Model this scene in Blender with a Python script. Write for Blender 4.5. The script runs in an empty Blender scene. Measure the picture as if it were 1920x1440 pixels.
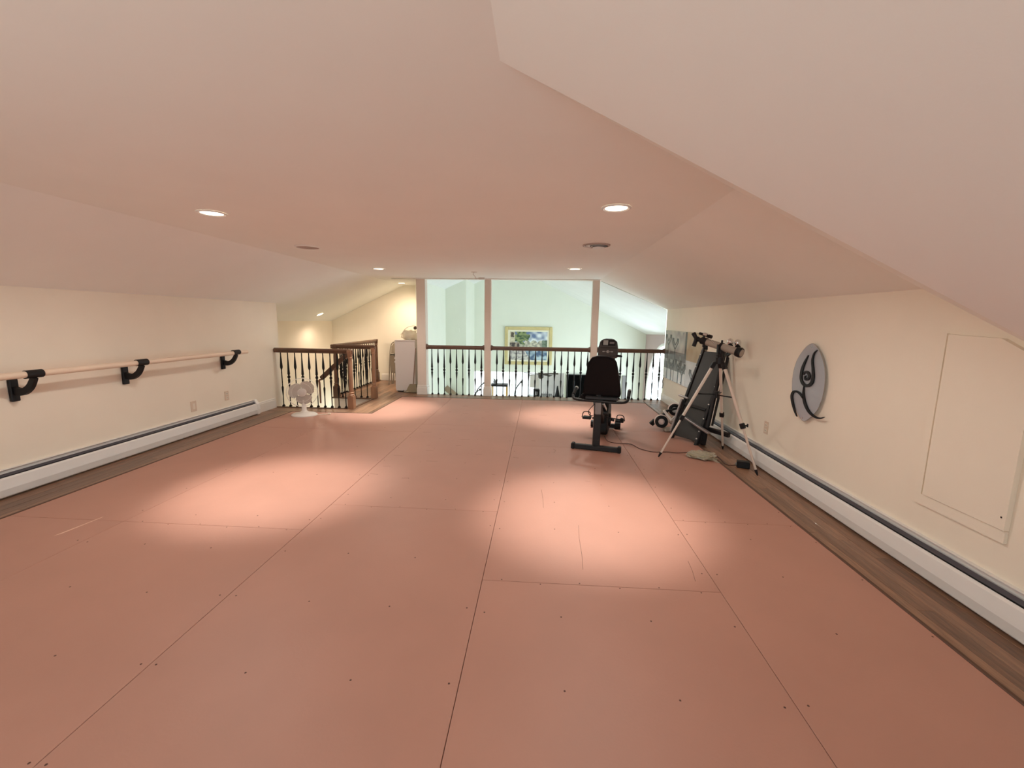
import bpy, bmesh, math, random
from mathutils import Vector, Matrix
random.seed(7)
S = bpy.context.scene
C = S.collection
PI = math.pi
# ------------------------------------------------------------------ camera
F_PX, YAW, PITCH, ROLL, CAM_H = 803.4, .0633, .1494, .0148, 1.3686
fw = Vector((-math.sin(YAW)*math.cos(PITCH), math.cos(YAW)*math.cos(PITCH), -math.sin(PITCH)))
rt = Vector((math.cos(YAW), math.sin(YAW), 0)); up = rt.cross(fw)
R_ = rt*math.cos(ROLL)+up*math.sin(ROLL); U_ = up*math.cos(ROLL)-rt*math.sin(ROLL)
cam = bpy.data.cameras.new('camera'); co = bpy.data.objects.new('camera', cam); C.objects.link(co)
cam.sensor_width = 36; cam.lens = 36*F_PX/1920; cam.clip_start = .02; cam.clip_end = 200
m = Matrix((R_, U_, -fw)).transposed().to_4x4(); m.translation = Vector((0, 0, CAM_H)); co.matrix_world = m
S.camera = co

def at(px, py, axis, val):
    """the point where the sight line through a measured point meets a real plane of the room"""
    d = fw+R_*((px-960)/F_PX)+U_*((720-py)/F_PX)
    o = Vector((0, 0, CAM_H)); t = (val-o[axis])/d[axis]
    return o+d*t
# ------------------------------------------------------------------ world and exposure
W = bpy.data.worlds.new('world'); S.world = W; W.use_nodes = True
WORLD_STRENGTH = 6.3
wb = W.node_tree.nodes['Background']; wb.inputs[0].default_value = (.80, .94, 1, 1); wb.inputs[1].default_value = WORLD_STRENGTH
S.view_settings.view_transform = 'Standard'; S.view_settings.look = 'None'
S.view_settings.gamma = 1; S.view_settings.use_curve_mapping = False
S.view_settings.exposure = 0.0
cy = S.cycles
cy.max_bounces = 12; cy.diffuse_bounces = 8; cy.glossy_bounces = 4; cy.transmission_bounces = 6; cy.transparent_max_bounces = 8
cy.use_denoising = True; cy.sample_clamp_indirect = 6; cy.caustics_reflective = False; cy.caustics_refractive = False
LAMP_COL = (1, .96, .87)
SPOT_W, WIDE_W, REAR_W = 215, 52, 8

def portal(loc, rot, sx, sy):
    l = bpy.data.lights.new('daylight_portal', 'AREA'); l.shape = 'RECTANGLE'; l.size = sx; l.size_y = sy
    l.cycles.is_portal = True
    o = bpy.data.objects.new('daylight_portal', l); C.objects.link(o); o.location = loc; o.rotation_euler = rot
portal((3.30, 11.3, -.7), (0, PI/2, 0), 3.4, 3.4)
portal((3.30, 8.6, -.6), (0, PI/2, 0), 2.6, 1.3)
portal((-3.05, 15.5, -1.3), (0, -PI/2, 0), 2.0, 3.2)
portal((-1.57, 17.6, -1.35), (-PI/2, 0, 0), 2.9, 1.95)
portal((-4.0, 9.24, -.9), (-PI/2, 0, 0), .8, 1.2)
portal((-1.4, -2.54, 1.0), (PI/2, 0, 0), 3.2, 1.2)
# ------------------------------------------------------------------ materials
def mat(name, col, rough=.6, metal=0, var=0, scale=8, bump=0, bscale=60, emit=None, es=1, alpha=1, trans=0, spec=.5, coat=0, stretch=None, objrand=0):
    M = bpy.data.materials.new(name); M.use_nodes = True
    nt = M.node_tree; b = nt.nodes['Principled BSDF']
    b.inputs['Roughness'].default_value = rough; b.inputs['Metallic'].default_value = metal
    b.inputs['Specular IOR Level'].default_value = spec; b.inputs['Coat Weight'].default_value = coat
    b.inputs['Base Color'].default_value = (*col, 1)
    tc = nt.nodes.new('ShaderNodeTexCoord'); mp = nt.nodes.new('ShaderNodeMapping')
    nt.links.new(tc.outputs['Object'], mp.inputs[0])
    if stretch: mp.inputs['Scale'].default_value = stretch
    if var:
        n = nt.nodes.new('ShaderNodeTexNoise'); n.inputs['Scale'].default_value = scale; n.inputs['Detail'].default_value = 6
        nt.links.new(mp.outputs[0], n.inputs[0])
        r = nt.nodes.new('ShaderNodeMapRange'); r.inputs[1].default_value = .25; r.inputs[2].default_value = .75
        r.inputs[3].default_value = 1-var; r.inputs[4].default_value = 1+var
        nt.links.new(n.outputs[0], r.inputs[0])
        src = r.outputs[0]
        if objrand:
            oi = nt.nodes.new('ShaderNodeObjectInfo'); r2 = nt.nodes.new('ShaderNodeMapRange')
            r2.inputs[3].default_value = 1-objrand; r2.inputs[4].default_value = 1+objrand
            nt.links.new(oi.outputs['Random'], r2.inputs[0])
            mm = nt.nodes.new('ShaderNodeMath'); mm.operation = 'MULTIPLY'
            nt.links.new(src, mm.inputs[0]); nt.links.new(r2.outputs[0], mm.inputs[1]); src = mm.outputs[0]
        v = nt.nodes.new('ShaderNodeVectorMath'); v.operation = 'SCALE'; v.inputs[0].default_value = col
        nt.links.new(src, v.inputs['Scale']); nt.links.new(v.outputs[0], b.inputs['Base Color'])
    if bump:
        n2 = nt.nodes.new('ShaderNodeTexNoise'); n2.inputs['Scale'].default_value = bscale; n2.inputs['Detail'].default_value = 4
        nt.links.new(mp.outputs[0], n2.inputs[0]); bp = nt.nodes.new('ShaderNodeBump'); bp.inputs['Strength'].default_value = bump
        bp.inputs['Distance'].default_value = .004
        nt.links.new(n2.outputs[0], bp.inputs['Height']); nt.links.new(bp.outputs[0], b.inputs['Normal'])
    if emit: b.inputs['Emission Color'].default_value = (*emit, 1); b.inputs['Emission Strength'].default_value = es
    if alpha < 1: b.inputs['Alpha'].default_value = alpha
    if trans: b.inputs['Transmission Weight'].default_value = trans; b.inputs['IOR'].default_value = 1.1
    return M
M = {}
M['wall'] = mat('cream_wall_paint', (.87, .81, .69), .75, var=.02, scale=3, bump=.08, bscale=180)
M['ceil'] = mat('white_ceiling_paint', (.88, .88, .84), .8, var=.015, scale=2, bump=.05, bscale=140)
M['great'] = mat('cream_wall_in_daylight', (.79, .82, .74), .75, var=.02, scale=2)  # mint cast of daylight on cream paint, put into the colour
M['greatceil'] = mat('white_ceiling_in_daylight', (.84, .87, .88), .7, var=.03, scale=2, bump=.3, bscale=30, stretch=(1, 1, 1))  # bluish daylight on the white ceiling, put into the colour
M['backlit'] = mat('backlit_wall_tone', (.55, .42, .42), .7)  # shade of the backlit window wall, put into a darker colour
M['white'] = mat('white_enamel', (.80, .79, .77), .4, var=.02)
M['trimw'] = mat('white_trim_paint', (.80, .76, .70), .45, var=.02)
M['beige'] = mat('beige_post_paint', (.74, .66, .58), .6, var=.02)
M['plast'] = mat('ivory_plastic', (.80, .74, .62), .45)
M['dark'] = mat('dark_slot', (.02, .02, .022), .7)
M['fin'] = mat('dark_grey_fin', (.10, .10, .12), .45, .6)
M['black'] = mat('black_plastic', (.008, .007, .008), .5, spec=.3)
M['iron'] = mat('black_iron', (.008, .006, .006), .55, spec=.25)
M['vinyl'] = mat('black_vinyl', (.006, .003, .003), .7, spec=.15, bump=.2, bscale=120)
M['steelp'] = mat('black_painted_steel', (.010, .010, .011), .45, 0, spec=.35)
M['board'] = mat('charcoal_board', (.024, .025, .024), .55, var=.1)
M['foam'] = mat('black_foam', (.010, .010, .011), .9, bump=.5, bscale=200)
M['greyp'] = mat('grey_plastic', (.20, .19, .19), .5)
M['lgrey'] = mat('pale_grey_screen', (.38, .39, .38), .3)
M['chrome'] = mat('chrome', (.8, .8, .8), .2, 1)
M['steel'] = mat('brushed_steel', (.42, .42, .43), .35, .8)
M['alu'] = mat('champagne_aluminium', (.72, .64, .57), .35, .35)
M['tube'] = mat('taupe_telescope_enamel', (.34, .30, .25), .35)
M['fanw'] = mat('white_fan_plastic', (.86, .83, .78), .4)
M['fang'] = mat('grey_fan_plastic', (.70, .65, .60), .45)
M['wood'] = mat('brown_handrail_wood', (.115, .055, .030), .4, var=.25, scale=12, stretch=(1, 1, 1), coat=.3)
M['newel'] = mat('light_brown_newel_wood', (.30, .155, .085), .4, var=.2, scale=14, stretch=(2, 2, .3), coat=.3)
M['barre'] = mat('pale_barre_wood', (.80, .66, .52), .45, var=.06, scale=10, stretch=(4, .5, 4))
M['plank'] = mat('brown_oak_plank', (.235, .128, .076), .42, var=.35, scale=9, stretch=(8, .9, 8), bump=.2, bscale=40, objrand=.35, coat=.15)
M['sub'] = mat('dark_floor_gap', (.05, .028, .02), .8)
M['mat'] = mat('salmon_floor_paint', (.455, .236, .180), .50, var=.05, scale=2.2, bump=.1, bscale=90, objrand=.02)
M['edge'] = mat('dark_red_brown_edge', (.10, .045, .025), .6)
M['screw'] = mat('dark_screw_hole', (.09, .035, .025), .7)
M['scuff'] = mat('pale_scuff', (.72, .48, .38), .6)
M['gold'] = mat('gold_frame', (.62, .52, .26), .4, .2, var=.1)
M['linen'] = mat('cream_linen_liner', (.85, .82, .68), .8)
M['glassart'] = mat('blue_grey_frosted_glass', (.50, .53, .58), .12, alpha=.72)
M['glassedge'] = mat('glass_edge', (.30, .28, .25), .2)
M['clear'] = mat('clear_glass', (.9, .95, .95), .02, alpha=.12)
M['shade'] = mat('tan_wall_plate', (.70, .58, .46), .5)
M['chair'] = mat('taupe_folding_chair_enamel', (.34, .28, .21), .45)
M['cab'] = mat('white_cabinet_laminate', (.74, .69, .66), .5)
M['pan'] = mat('olive_dustpan_plastic', (.30, .25, .16), .6)
M['bag'] = mat('clear_plastic_bag', (.66, .62, .50), .25, alpha=.4, bump=.6, bscale=30)
M['bagin'] = mat('khaki_bag_filling', (.34, .31, .20), .6, var=.4, scale=40, bump=1, bscale=60)
M['lens'] = mat('lamp_lens', (1, .95, .85), .4, emit=(1, .86, .62), es=9)
M['spk'] = mat('taupe_speaker_grille', (.42, .34, .30), .7, bump=.4, bscale=400)
M['foilp'] = mat('cream_cloth', (.80, .72, .55), .8, bump=.5, bscale=20)
M['brownb'] = mat('dark_brown_blade', (.06, .045, .03), .5)
M['tv'] = mat('black_screen', (.003, .003, .003), .8, spec=0)
M['cord'] = mat('dark_red_cord', (.07, .022, .018), .5)
M['hub'] = mat('pale_pink_hub', (.72, .62, .58), .5)
vc = mat('printed_picture', (1, 1, 1), .45)
at_ = vc.node_tree.nodes.new('ShaderNodeVertexColor'); at_.layer_name = 'Col'
vc.node_tree.links.new(at_.outputs[0], vc.node_tree.nodes['Principled BSDF'].inputs['Base Color'])
M['print'] = vc
vg = mat('glossy_printed_glass', (1, 1, 1), .25, spec=.15)
at2 = vg.node_tree.nodes.new('ShaderNodeVertexColor'); at2.layer_name = 'Col'
vg.node_tree.links.new(at2.outputs[0], vg.node_tree.nodes['Principled BSDF'].inputs['Base Color'])
M['printg'] = vg

# ------------------------------------------------------------------ mesh helpers
def B(): return bmesh.new()
def orient(d):
    d = Vector(d).normalized()
    return d.to_track_quat('Z', 'Y').to_matrix().to_4x4()
def box(bm, a, b, bev=0, M4=None):
    a = Vector(a); b = Vector(b)
    g = bmesh.ops.create_cube(bm, size=1)['verts']
    s = b-a; c = (a+b)/2
    mm = Matrix.Translation(c) @ Matrix.Diagonal((abs(s.x), abs(s.y), abs(s.z), 1))
    bmesh.ops.transform(bm, matrix=mm, verts=g)
    if bev:
        es = list({e for v in g for e in v.link_edges})
        r = bmesh.ops.bevel(bm, geom=es, offset=bev, segments=1, affect='EDGES', profile=.7)
        g = list(set(r['verts']) | {v for v in g if v.is_valid})
    if M4 is not None: bmesh.ops.transform(bm, matrix=M4, verts=[v for v in g if v.is_valid])
    return g
def bar(bm, p, q, w, h, bev=0, roll=None):
    """box section w x h from p to q"""
    p = Vector(p); q = Vector(q); L = (q-p).length
    d = (q-p).normalized()
    ref = Vector(roll) if roll else (Vector((0, 0, 1)) if abs(d.z) < .95 else Vector((0, 1, 0)))
    x = d.cross(ref).normalized(); y = x.cross(d).normalized()
    mm = Matrix((x, y, d)).transposed().to_4x4(); mm = Matrix.Translation((p+q)/2) @ mm
    return box(bm, (-w/2, -h/2, -L/2), (w/2, h/2, L/2), bev, mm)
def cyl(bm, p, q, r, r2=None, n=14):
    p = Vector(p); q = Vector(q); L = (q-p).length
    g = bmesh.ops.create_cone(bm, cap_ends=True, segments=n, radius1=r, radius2=r if r2 is None else r2, depth=L)['verts']
    bmesh.ops.transform(bm, matrix=Matrix.Translation((p+q)/2) @ orient(q-p), verts=g)
    return g
def tube(bm, pts, r, n=8, closed=False, rad=None):
    pts = [Vector(p) for p in pts]; rings = []; N = len(pts); px = None
    for i, p in enumerate(pts):
        a = pts[(i-1) % N] if (closed or i > 0) else p
        b = pts[(i+1) % N] if (closed or i < N-1) else p
        d = (b-a).normalized()
        if px is None:
            px = d.cross(Vector((0, 0, 1)))
            if px.length < .1: px = d.cross(Vector((0, 1, 0)))
        px = (px-d*px.dot(d)).normalized(); y = d.cross(px)
        rr = rad[i] if rad else r
        rings.append([bm.verts.new(p+px*math.cos(t)*rr+y*math.sin(t)*rr) for t in [2*PI*k/n for k in range(n)]])
    M_ = N if closed else N-1
    for i in range(M_):
        A = rings[i]; D = rings[(i+1) % N]
        for k in range(n): bm.faces.new((A[k], A[(k+1) % n], D[(k+1) % n], D[k]))
    if not closed:
        bm.faces.new(rings[0][::-1]); bm.faces.new(rings[-1])
def lathe(bm, prof, n=16, M4=None, cap=True):
    rings = []
    for r, z in prof: rings.append([bm.verts.new((r*math.cos(2*PI*k/n), r*math.sin(2*PI*k/n), z)) for k in range(n)])
    for A, D in zip(rings, rings[1:]):
        for k in range(n): bm.faces.new((A[k], A[(k+1) % n], D[(k+1) % n], D[k]))
    if cap: bm.faces.new(rings[0][::-1]); bm.faces.new(rings[-1])
    if M4 is not None: bmesh.ops.transform(bm, matrix=M4, verts=[v for r in rings for v in r])
def sphere(bm, c, r, sc=(1, 1, 1), n=12):
    g = bmesh.ops.create_uvsphere(bm, u_segments=n, v_segments=max(6, n*2//3), radius=r)['verts']
    bmesh.ops.transform(bm, matrix=Matrix.Translation(c) @ Matrix.Diagonal((*sc, 1)), verts=g)
    return g
def prism(bm, pts, dvec):
    """polygon pts extruded by dvec"""
    d = Vector(dvec); a = [bm.verts.new(p) for p in pts]; b = [bm.verts.new(Vector(p)+d) for p in pts]; n = len(a)
    bm.faces.new(a); bm.faces.new(b[::-1])
    for i in range(n): bm.faces.new((a[i], b[i], b[(i+1) % n], a[(i+1) % n]))
def bez(p, n=10):
    """Catmull-Rom through p"""
    p = [Vector(x) for x in p]; out = []
    for i in range(len(p)-1):
        a = p[max(i-1, 0)]; b = p[i]; c = p[i+1]; d = p[min(i+2, len(p)-1)]
        for k in range(n):
            t = k/n
            out.append(.5*((2*b)+(c-a)*t+(2*a-5*b+4*c-d)*t*t+(3*b-a-3*c+d)*t**3))
    return out+[p[-1]]
def arc(c, r, a0, a1, n, u, v):
    c = Vector(c); u = Vector(u); v = Vector(v)
    return [c+u*math.cos(a0+(a1-a0)*k/n)*r+v*math.sin(a0+(a1-a0)*k/n)*r for k in range(n+1)]
def obj(name, bm, m, parent=None, smooth=False, origin=None, recalc=True):
    if recalc: bmesh.ops.recalc_face_normals(bm, faces=bm.faces[:])
    if origin is not None: bmesh.ops.translate(bm, vec=-Vector(origin), verts=bm.verts[:])
    me = bpy.data.meshes.new(name); bm.to_mesh(me); bm.free()
    if isinstance(m, str): m = M[m]
    if m: me.materials.append(m)
    o = bpy.data.objects.new(name, me); C.objects.link(o)
    if origin is not None: o.location = origin
    if parent:
        o.parent = parent
        # coordinates of parts are world coordinates unless parent is at a base: undo
        o.matrix_parent_inverse = Matrix.Identity(4)
        pw = world(parent); o.location = Vector(o.location)-pw
    if smooth:
        for p in me.polygons: p.use_smooth = True
        if smooth != 'all':
            try: me.set_sharp_from_angle(angle=math.radians(35))
            except Exception: pass
    return o
def world(o):
    v = Vector((0, 0, 0))
    while o: v += Vector(o.location); o = o.parent
    return v
def tag(o, label, cat, group=None):
    o['label'] = label; o['category'] = cat
    if group: o['group'] = group
    return o
def thing(name, label, cat, loc=(0, 0, 0), group=None):
    o = bpy.data.objects.new(name, None); C.objects.link(o); o.location = loc; o.empty_display_size = .1
    return tag(o, label, cat, group)
def struct(name, bm, m, parent=None, smooth=False, origin=None):
    o = obj(name, bm, m, parent, smooth, origin)
    if not parent: o['kind'] = 'structure'
    return o
def inst(src, parent, dloc, name=None):
    c = src.copy(); C.objects.link(c); c.parent = parent; c.location = dloc
    return c
def poly(bm, *faces):
    for f in faces: bm.faces.new([bm.verts.new(p) for p in f])
def surf(name, faces, m, parent=None):
    bm = B(); poly(bm, *faces)
    o = obj(name, bm, m, parent, recalc=False)
    if not parent: o['kind'] = 'structure'
    return o
# ------------------------------------------------------------------ room numbers
XL, XR, YB, YE = -3.97, 2.17, -2.5, 7.62          # left wall, right wall, wall behind the camera, loft edge
ZF, ZL, ZR = 2.06, 1.56, 1.575                    # flat ceiling, left and right wall tops
XFL, XFR = -2.93, 1.0
XFAR, YBK = -4.55, 9.2                            # stair area left wall and back wall
G0 = -2.6                                         # great room floor
def zl(x): return ZF+.48*(x-XFL)
# ------------------------------------------------------------------ ceilings
J0, J1, J2, J4 = (-.126, 1.27, ZF), (XFR, 2.443, ZF), (XR, 2.645, ZR), (XR, 1.27, .92)
surf('ceiling', [
    [(XFL, YB, ZF), (-.126, YB, ZF), J0, J1, (XFR, YE, ZF), (-2.2, YE, ZF), (-2.62, YBK, ZF), (XFL, YBK, ZF)],
    [(XFL, YB, ZF), (XFL, YBK, ZF), (XFAR, YBK, zl(XFAR)), (XFAR, YB, zl(XFAR))],
    [J1, J2, (XR, YE, ZR), (XFR, YE, ZF)],
    [J0, J4, J2], [J0, J2, J1],
    [(-.126, YB, ZF), (XR, YB, .92), J4, J0]], 'ceil')
# great room ceiling: left and right pitch
RX, RZ = -.91, 2.98
surf('ceiling_great', [
    [(RX, 7.6, RZ), (XFR, 7.6, ZF), (3.26, 7.6, 1.14), (3.26, 13.5, .976), (XFR, 13.5, 2.06), (RX, 13.5, RZ)],
    [(RX, 7.6, RZ), (RX, 13.5, RZ), (-2.66, 13.5, 2.173), (-2.66, 7.6, 2.173)]], 'greatceil')
# ------------------------------------------------------------------ walls
surf('wall_left', [[(XL, YB, 0), (XL, 6.3, 0), (XL, 6.3, ZL+.03), (XL, YB, ZL+.03)],
                   [(XL, 6.1, G0), (XL, 6.3, G0), (XL, 6.3, 0), (XL, 6.1, 0)], [(XL, 6.3, G0), (XFAR, 6.3, G0), (XFAR, 6.3, 1.3), (XL, 6.3, ZL+.0)]], 'wall')
surf('wall_right', [[(XR, YB, 0), (XR, YE, 0), (XR, YE, ZR+.03), (XR, 2.645, ZR+.03), (XR, 1.27, 1.0), (XR, YB, 1.0)]], 'wall')
def holewall(name, frame, holes, m, parent=None):
    """flat wall as a grid of quads leaving rectangular holes; frame(u,v)->point"""
    pass
# wall behind the camera with an added, unseen window opening lighting the near ceiling, X -3.0..0.2, Z .4..1.6
bm = B()
WX0, WX1, WZ0, WZ1 = -2.93, .2, .4, 1.6
poly(bm, [(XL, YB, 0), (XR, YB, 0), (XR, YB, WZ0), (XL, YB, WZ0)],
     [(XL, YB, WZ0), (WX0, YB, WZ0), (WX0, YB, ZF), (XL, YB, ZL)],
     [(WX0, YB, WZ1), (WX1, YB, WZ1), (WX1, YB, 1.91), (-.126, YB, ZF), (WX0, YB, ZF)],
     [(WX1, YB, WZ0), (XR, YB, WZ0), (XR, YB, .92), (WX1, YB, 1.91)])
struct('wall_rear', bm, 'wall')
bm = B()
for z in (WZ0, 1.0, WZ1): box(bm, (WX0, YB-.04, z-.03), (WX1, YB+.02, z+.03))
for k in range(4): x = WX0+(WX1-WX0)*k/3; box(bm, (x-.03, YB-.04, WZ0), (x+.03, YB+.019, WZ1))
struct('added_window_rear', bm, 'trimw')
# stair area
surf('wall_stair_left', [[(XFAR, 6.3, G0), (XFAR, YBK, G0), (XFAR, YBK, zl(XFAR)), (XFAR, 6.3, zl(XFAR))],
                         [(XFAR, 6.12, G0), (XFAR, 6.3, G0), (XFAR, 6.3, -.3), (XFAR, 6.12, -.3)]], 'wall')
bm = B()
poly(bm, [(XFAR, YBK, -.3), (-2.62, YBK, -.3), (-2.62, YBK, ZF), (XFL, YBK, ZF), (XFAR, YBK, zl(XFAR))],
     [(XFAR, YBK, G0), (-2.62, YBK, G0), (-2.62, YBK, -1.5), (XFAR, YBK, -1.5)],
     [(XFAR, YBK, -1.5), (-4.4, YBK, -1.5), (-4.4, YBK, -.3), (XFAR, YBK, -.3)],
     [(-3.6, YBK, -1.5), (-2.62, YBK, -1.5), (-2.62, YBK, -.3), (-3.6, YBK, -.3)])
struct('wall_back', bm, 'wall')
bm = B()
for z in (-1.5, -.9, -.3): box(bm, (-4.43, YBK-.02, z-.025), (-3.57, YBK+.04, z+.025))
for x in (-4.4, -4.0, -3.6): box(bm, (x-.025, YBK-.019, -1.5), (x+.025, YBK+.04, -.3))
struct('window_2', bm, 'white')
# partition between stair landing and great room (runs from the end post to the back wall)
bm = B(); prism(bm, [(-2.17, 7.72, G0), (-2.09, 7.72, G0), (-2.60, 9.24, G0), (-2.68, 9.2, G0)], (0, 0, 4.75))
struct('wall_partition', bm, 'great')
# great room walls
surf('wall_great_left', [[(-2.65, 9.15, G0), (-2.65, 12, G0), (-2.65, 12, 2.18), (-2.65, 9.15, 2.18)],
                         [(-2.07, 12, G0), (-2.07, 13.5, G0), (-2.07, 13.5, 2.5), (-2.07, 12, 2.5)],
                         [(-2.65, 12, G0), (-2.07, 12, G0), (-2.07, 12, 2.445), (-2.65, 12, 2.178)]], 'great')
bm = B(); box(bm, (-2.66, 9.2, -.62), (-2.05, 12.02, -.60)); bm.free()
OX0, OX1, OZ = -2.07, .80, -.28                   # opening to the kitchen
bm = B()
poly(bm, [(-2.07, 13.5, OZ), (3.26, 13.5, OZ), (3.26, 13.5, .976), (XFR, 13.5, 2.06), (RX, 13.5, RZ), (-2.07, 13.5, 2.45)],
     [(OX1, 13.5, G0), (3.26, 13.5, G0), (3.26, 13.5, OZ), (OX1, 13.5, OZ)],
     [(OX1, 13.5, G0), (OX1, 13.5, OZ), (OX1, 13.7, OZ), (OX1, 13.7, G0)])
struct('wall_great_far', bm, 'great')
# right wall with half-round window above tall windows
AY, AZ, AR = 11.3, -.9, 1.68
def right_wall():
    bm = B(); X = 3.26; top = lambda y: 1.14+(.976-1.14)*(y-7.6)/5.9
    N = 24
    pts = [(AY+AR*math.cos(PI*k/N), AZ+AR*math.sin(PI*k/N)) for k in range(N+1)]
    for k in range(N):
        (y0, z0), (y1, z1) = pts[k], pts[k+1]
        poly(bm, [(X, y0, z0), (X, y1, z1), (X, y1, top(y1)), (X, y0, top(y0))])
    poly(bm, [(X, AY+AR, G0), (X, 13.5, G0), (X, 13.5, top(13.5)), (X, AY+AR, top(AY+AR))])
    y9 = AY-AR
    poly(bm, [(X, y9-.25, G0), (X, y9, G0), (X, y9, top(y9)), (X, y9-.25, top(y9))])
    poly(bm, [(X, 7.6, .7), (X, y9-.25, .7), (X, y9-.25, top(9.3)), (X, 7.6, top(7.6))])
    poly(bm, [(X, 7.6, G0), (X, y9-.25, G0), (X, y9-.25, -1.9), (X, 7.6, -1.9)])
    poly(bm, [(X, 7.6, -1.9), (X, 7.95, -1.9), (X, 7.95, .7), (X, 7.6, .7)])
    poly(bm, [(X, y9, G0), (X, AY+AR, G0), (X, AY+AR, -2.45), (X, y9, -2.45)])
    return bm
struct('wall_great_right', right_wall(), 'backlit')
win = bpy.data.objects.new('window_1', None); C.objects.link(win); win.location = (3.26, AY, AZ); win['kind'] = 'structure'
bm = B()
tube(bm, arc((3.25, AY, AZ), AR, 0, PI, 32, (0, 1, 0), (0, 0, 1)), .045, 6)
tube(bm, arc((3.27, AY, AZ), AR*.62, 0, PI, 24, (0, 1, 0), (0, 0, 1)), .02, 6)
obj('arch_frame', bm, 'white', win)
bm = B()
for k in range(1, 6):
    a = PI*k/6; bar(bm, (3.27, AY, AZ), (3.27, AY+AR*math.cos(a), AZ+AR*math.sin(a)), .03, .03)
obj('glazing_bar', bm, 'white', win)
bm = B()
box(bm, (3.2, AY-AR-.05, AZ-.12), (3.3, AY+AR+.05, AZ+.02)); box(bm, (3.2, AY-AR-.05, -2.5), (3.3, AY+AR+.05, -2.4))
for k in range(5): y = AY-AR+AR*2*k/4; box(bm, (3.22, y-.05, -2.45), (3.29, y+.05, AZ-.1))
obj('window_frame', bm, 'white', win)
bm = B()
for z in (-1.9, -.6, .7): box(bm, (3.22, 7.93, z-.04), (3.29, 9.4, z+.04))
for y in (7.95, 8.68, 9.38): box(bm, (3.22, y-.04, -1.9), (3.288, y+.04, .7))
struct('added_window_side', bm, 'white')  # added window, out of view, giving the great room more light
# loft face towards the great room, great room front gable, great room floor
surf('wall_great_front', [
    [(-2.2, 7.64, 2.05), (XFR, 7.64, 2.05), (3.3, 7.64, 1.1), (3.3, 7.64, 1.2), (XFR, 7.64, ZF+.01), (RX, 7.64, RZ), (-2.2, 7.64, 2.39)],
    [(XR, 7.64, -.3), (3.3, 7.64, -.3), (3.3, 7.64, 1.14), (XR, 7.64, 1.575)],
    [(-2.7, 7.64, G0), (3.3, 7.64, G0), (3.3, 7.64, -.02), (-2.7, 7.64, -.02)],
    [(-2.66, 7.64, 2.05), (-2.2, 7.64, 2.05), (-2.2, 7.64, 2.39), (-2.66, 7.64, 2.18)]], 'great')
surf('floor_great', [[(XFAR, 6.0, G0), (3.3, 6.0, G0), (3.3, 17.6, G0), (XFAR, 17.6, G0)]], mat('tan_lower_floor', (.55, .45, .33), .5))
# kitchen shell beyond the opening
surf('wall_kitchen', [[(-.15, 17.5, G0), (2.4, 17.5, G0), (2.4, 17.5, OZ), (-.15, 17.5, OZ)],
                      [(-3, 17.5, -.42), (-.15, 17.5, -.42), (-.15, 17.5, OZ), (-3, 17.5, OZ)],
                      [(-3, 17.5, G0), (-.15, 17.5, G0), (-.15, 17.5, -2.3), (-3, 17.5, -2.3)],
                      [(2.4, 13.7, G0), (2.4, 17.5, G0), (2.4, 17.5, OZ), (2.4, 13.7, OZ)],
                      [(-3, 13.55, G0), (-3, 13.9, G0), (-3, 13.9, OZ), (-3, 13.55, OZ)],
                      [(-3, 13.9, G0), (-3, 17.5, G0), (-3, 17.5, -2.3), (-3, 13.9, -2.3)],
                      [(-3, 13.6, G0), (-2.07, 13.6, G0), (-2.07, 13.6, OZ), (-3, 13.6, OZ)],
                      [(.8, 13.7, G0), (2.4, 13.7, G0), (2.4, 13.7, OZ), (.8, 13.7, OZ)]], M['white'])
surf('ceiling_kitchen', [[(-3, 13.5, OZ), (2.4, 13.5, OZ), (2.4, 17.5, OZ), (-3, 17.5, OZ)]], 'white')
bm = B()
for k in range(5): y = 13.9+3.6*k/4; box(bm, (-3.03, y-.04, -2.3), (-2.97, y+.04, OZ))
for z in (-2.28, -1.3, -.32): box(bm, (-3.029, 13.9, z-.04), (-2.971, 17.5, z+.04))
struct('added_window_kitchen', bm, 'white')  # added side window, out of view, bringing sky light into the kitchen
bm = B()
for k in range(4): x = -3+2.85*k/3; box(bm, (x-.035, 17.47, -2.3), (x+.035, 17.53, -.42))
for z in (-2.28, -1.3, -.44): box(bm, (-3, 17.471, z-.03), (-.15, 17.529, z+.03))
w6 = struct('window_6', bm, 'white')
dimmer = bpy.data.materials.new('white_dimming_sheet'); dimmer.use_nodes = True; _n = dimmer.node_tree  # added translucent sheets that dim the bright kitchen back window
_t = _n.nodes.new('ShaderNodeBsdfTranslucent'); _t.inputs[0].default_value = (.22, .22, .22, 1)
_d = _n.nodes.new('ShaderNodeBsdfDiffuse'); _d.inputs[0].default_value = (.7, .7, .7, 1)
_a = _n.nodes.new('ShaderNodeAddShader'); _n.links.new(_t.outputs[0], _a.inputs[0]); _n.links.new(_d.outputs[0], _a.inputs[1])
_n.links.new(_a.outputs[0], _n.nodes['Material Output'].inputs[0])
for k in range(3):
    bm = B(); x = -3+.95*k; poly(bm, [(x+.03, 17.46, -2.3), (x+.92, 17.46, -2.3), (x+.92, 17.46, -.43), (x+.03, 17.46, -.43)]); obj('dimming_sheet', bm, dimmer, w6)
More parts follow.
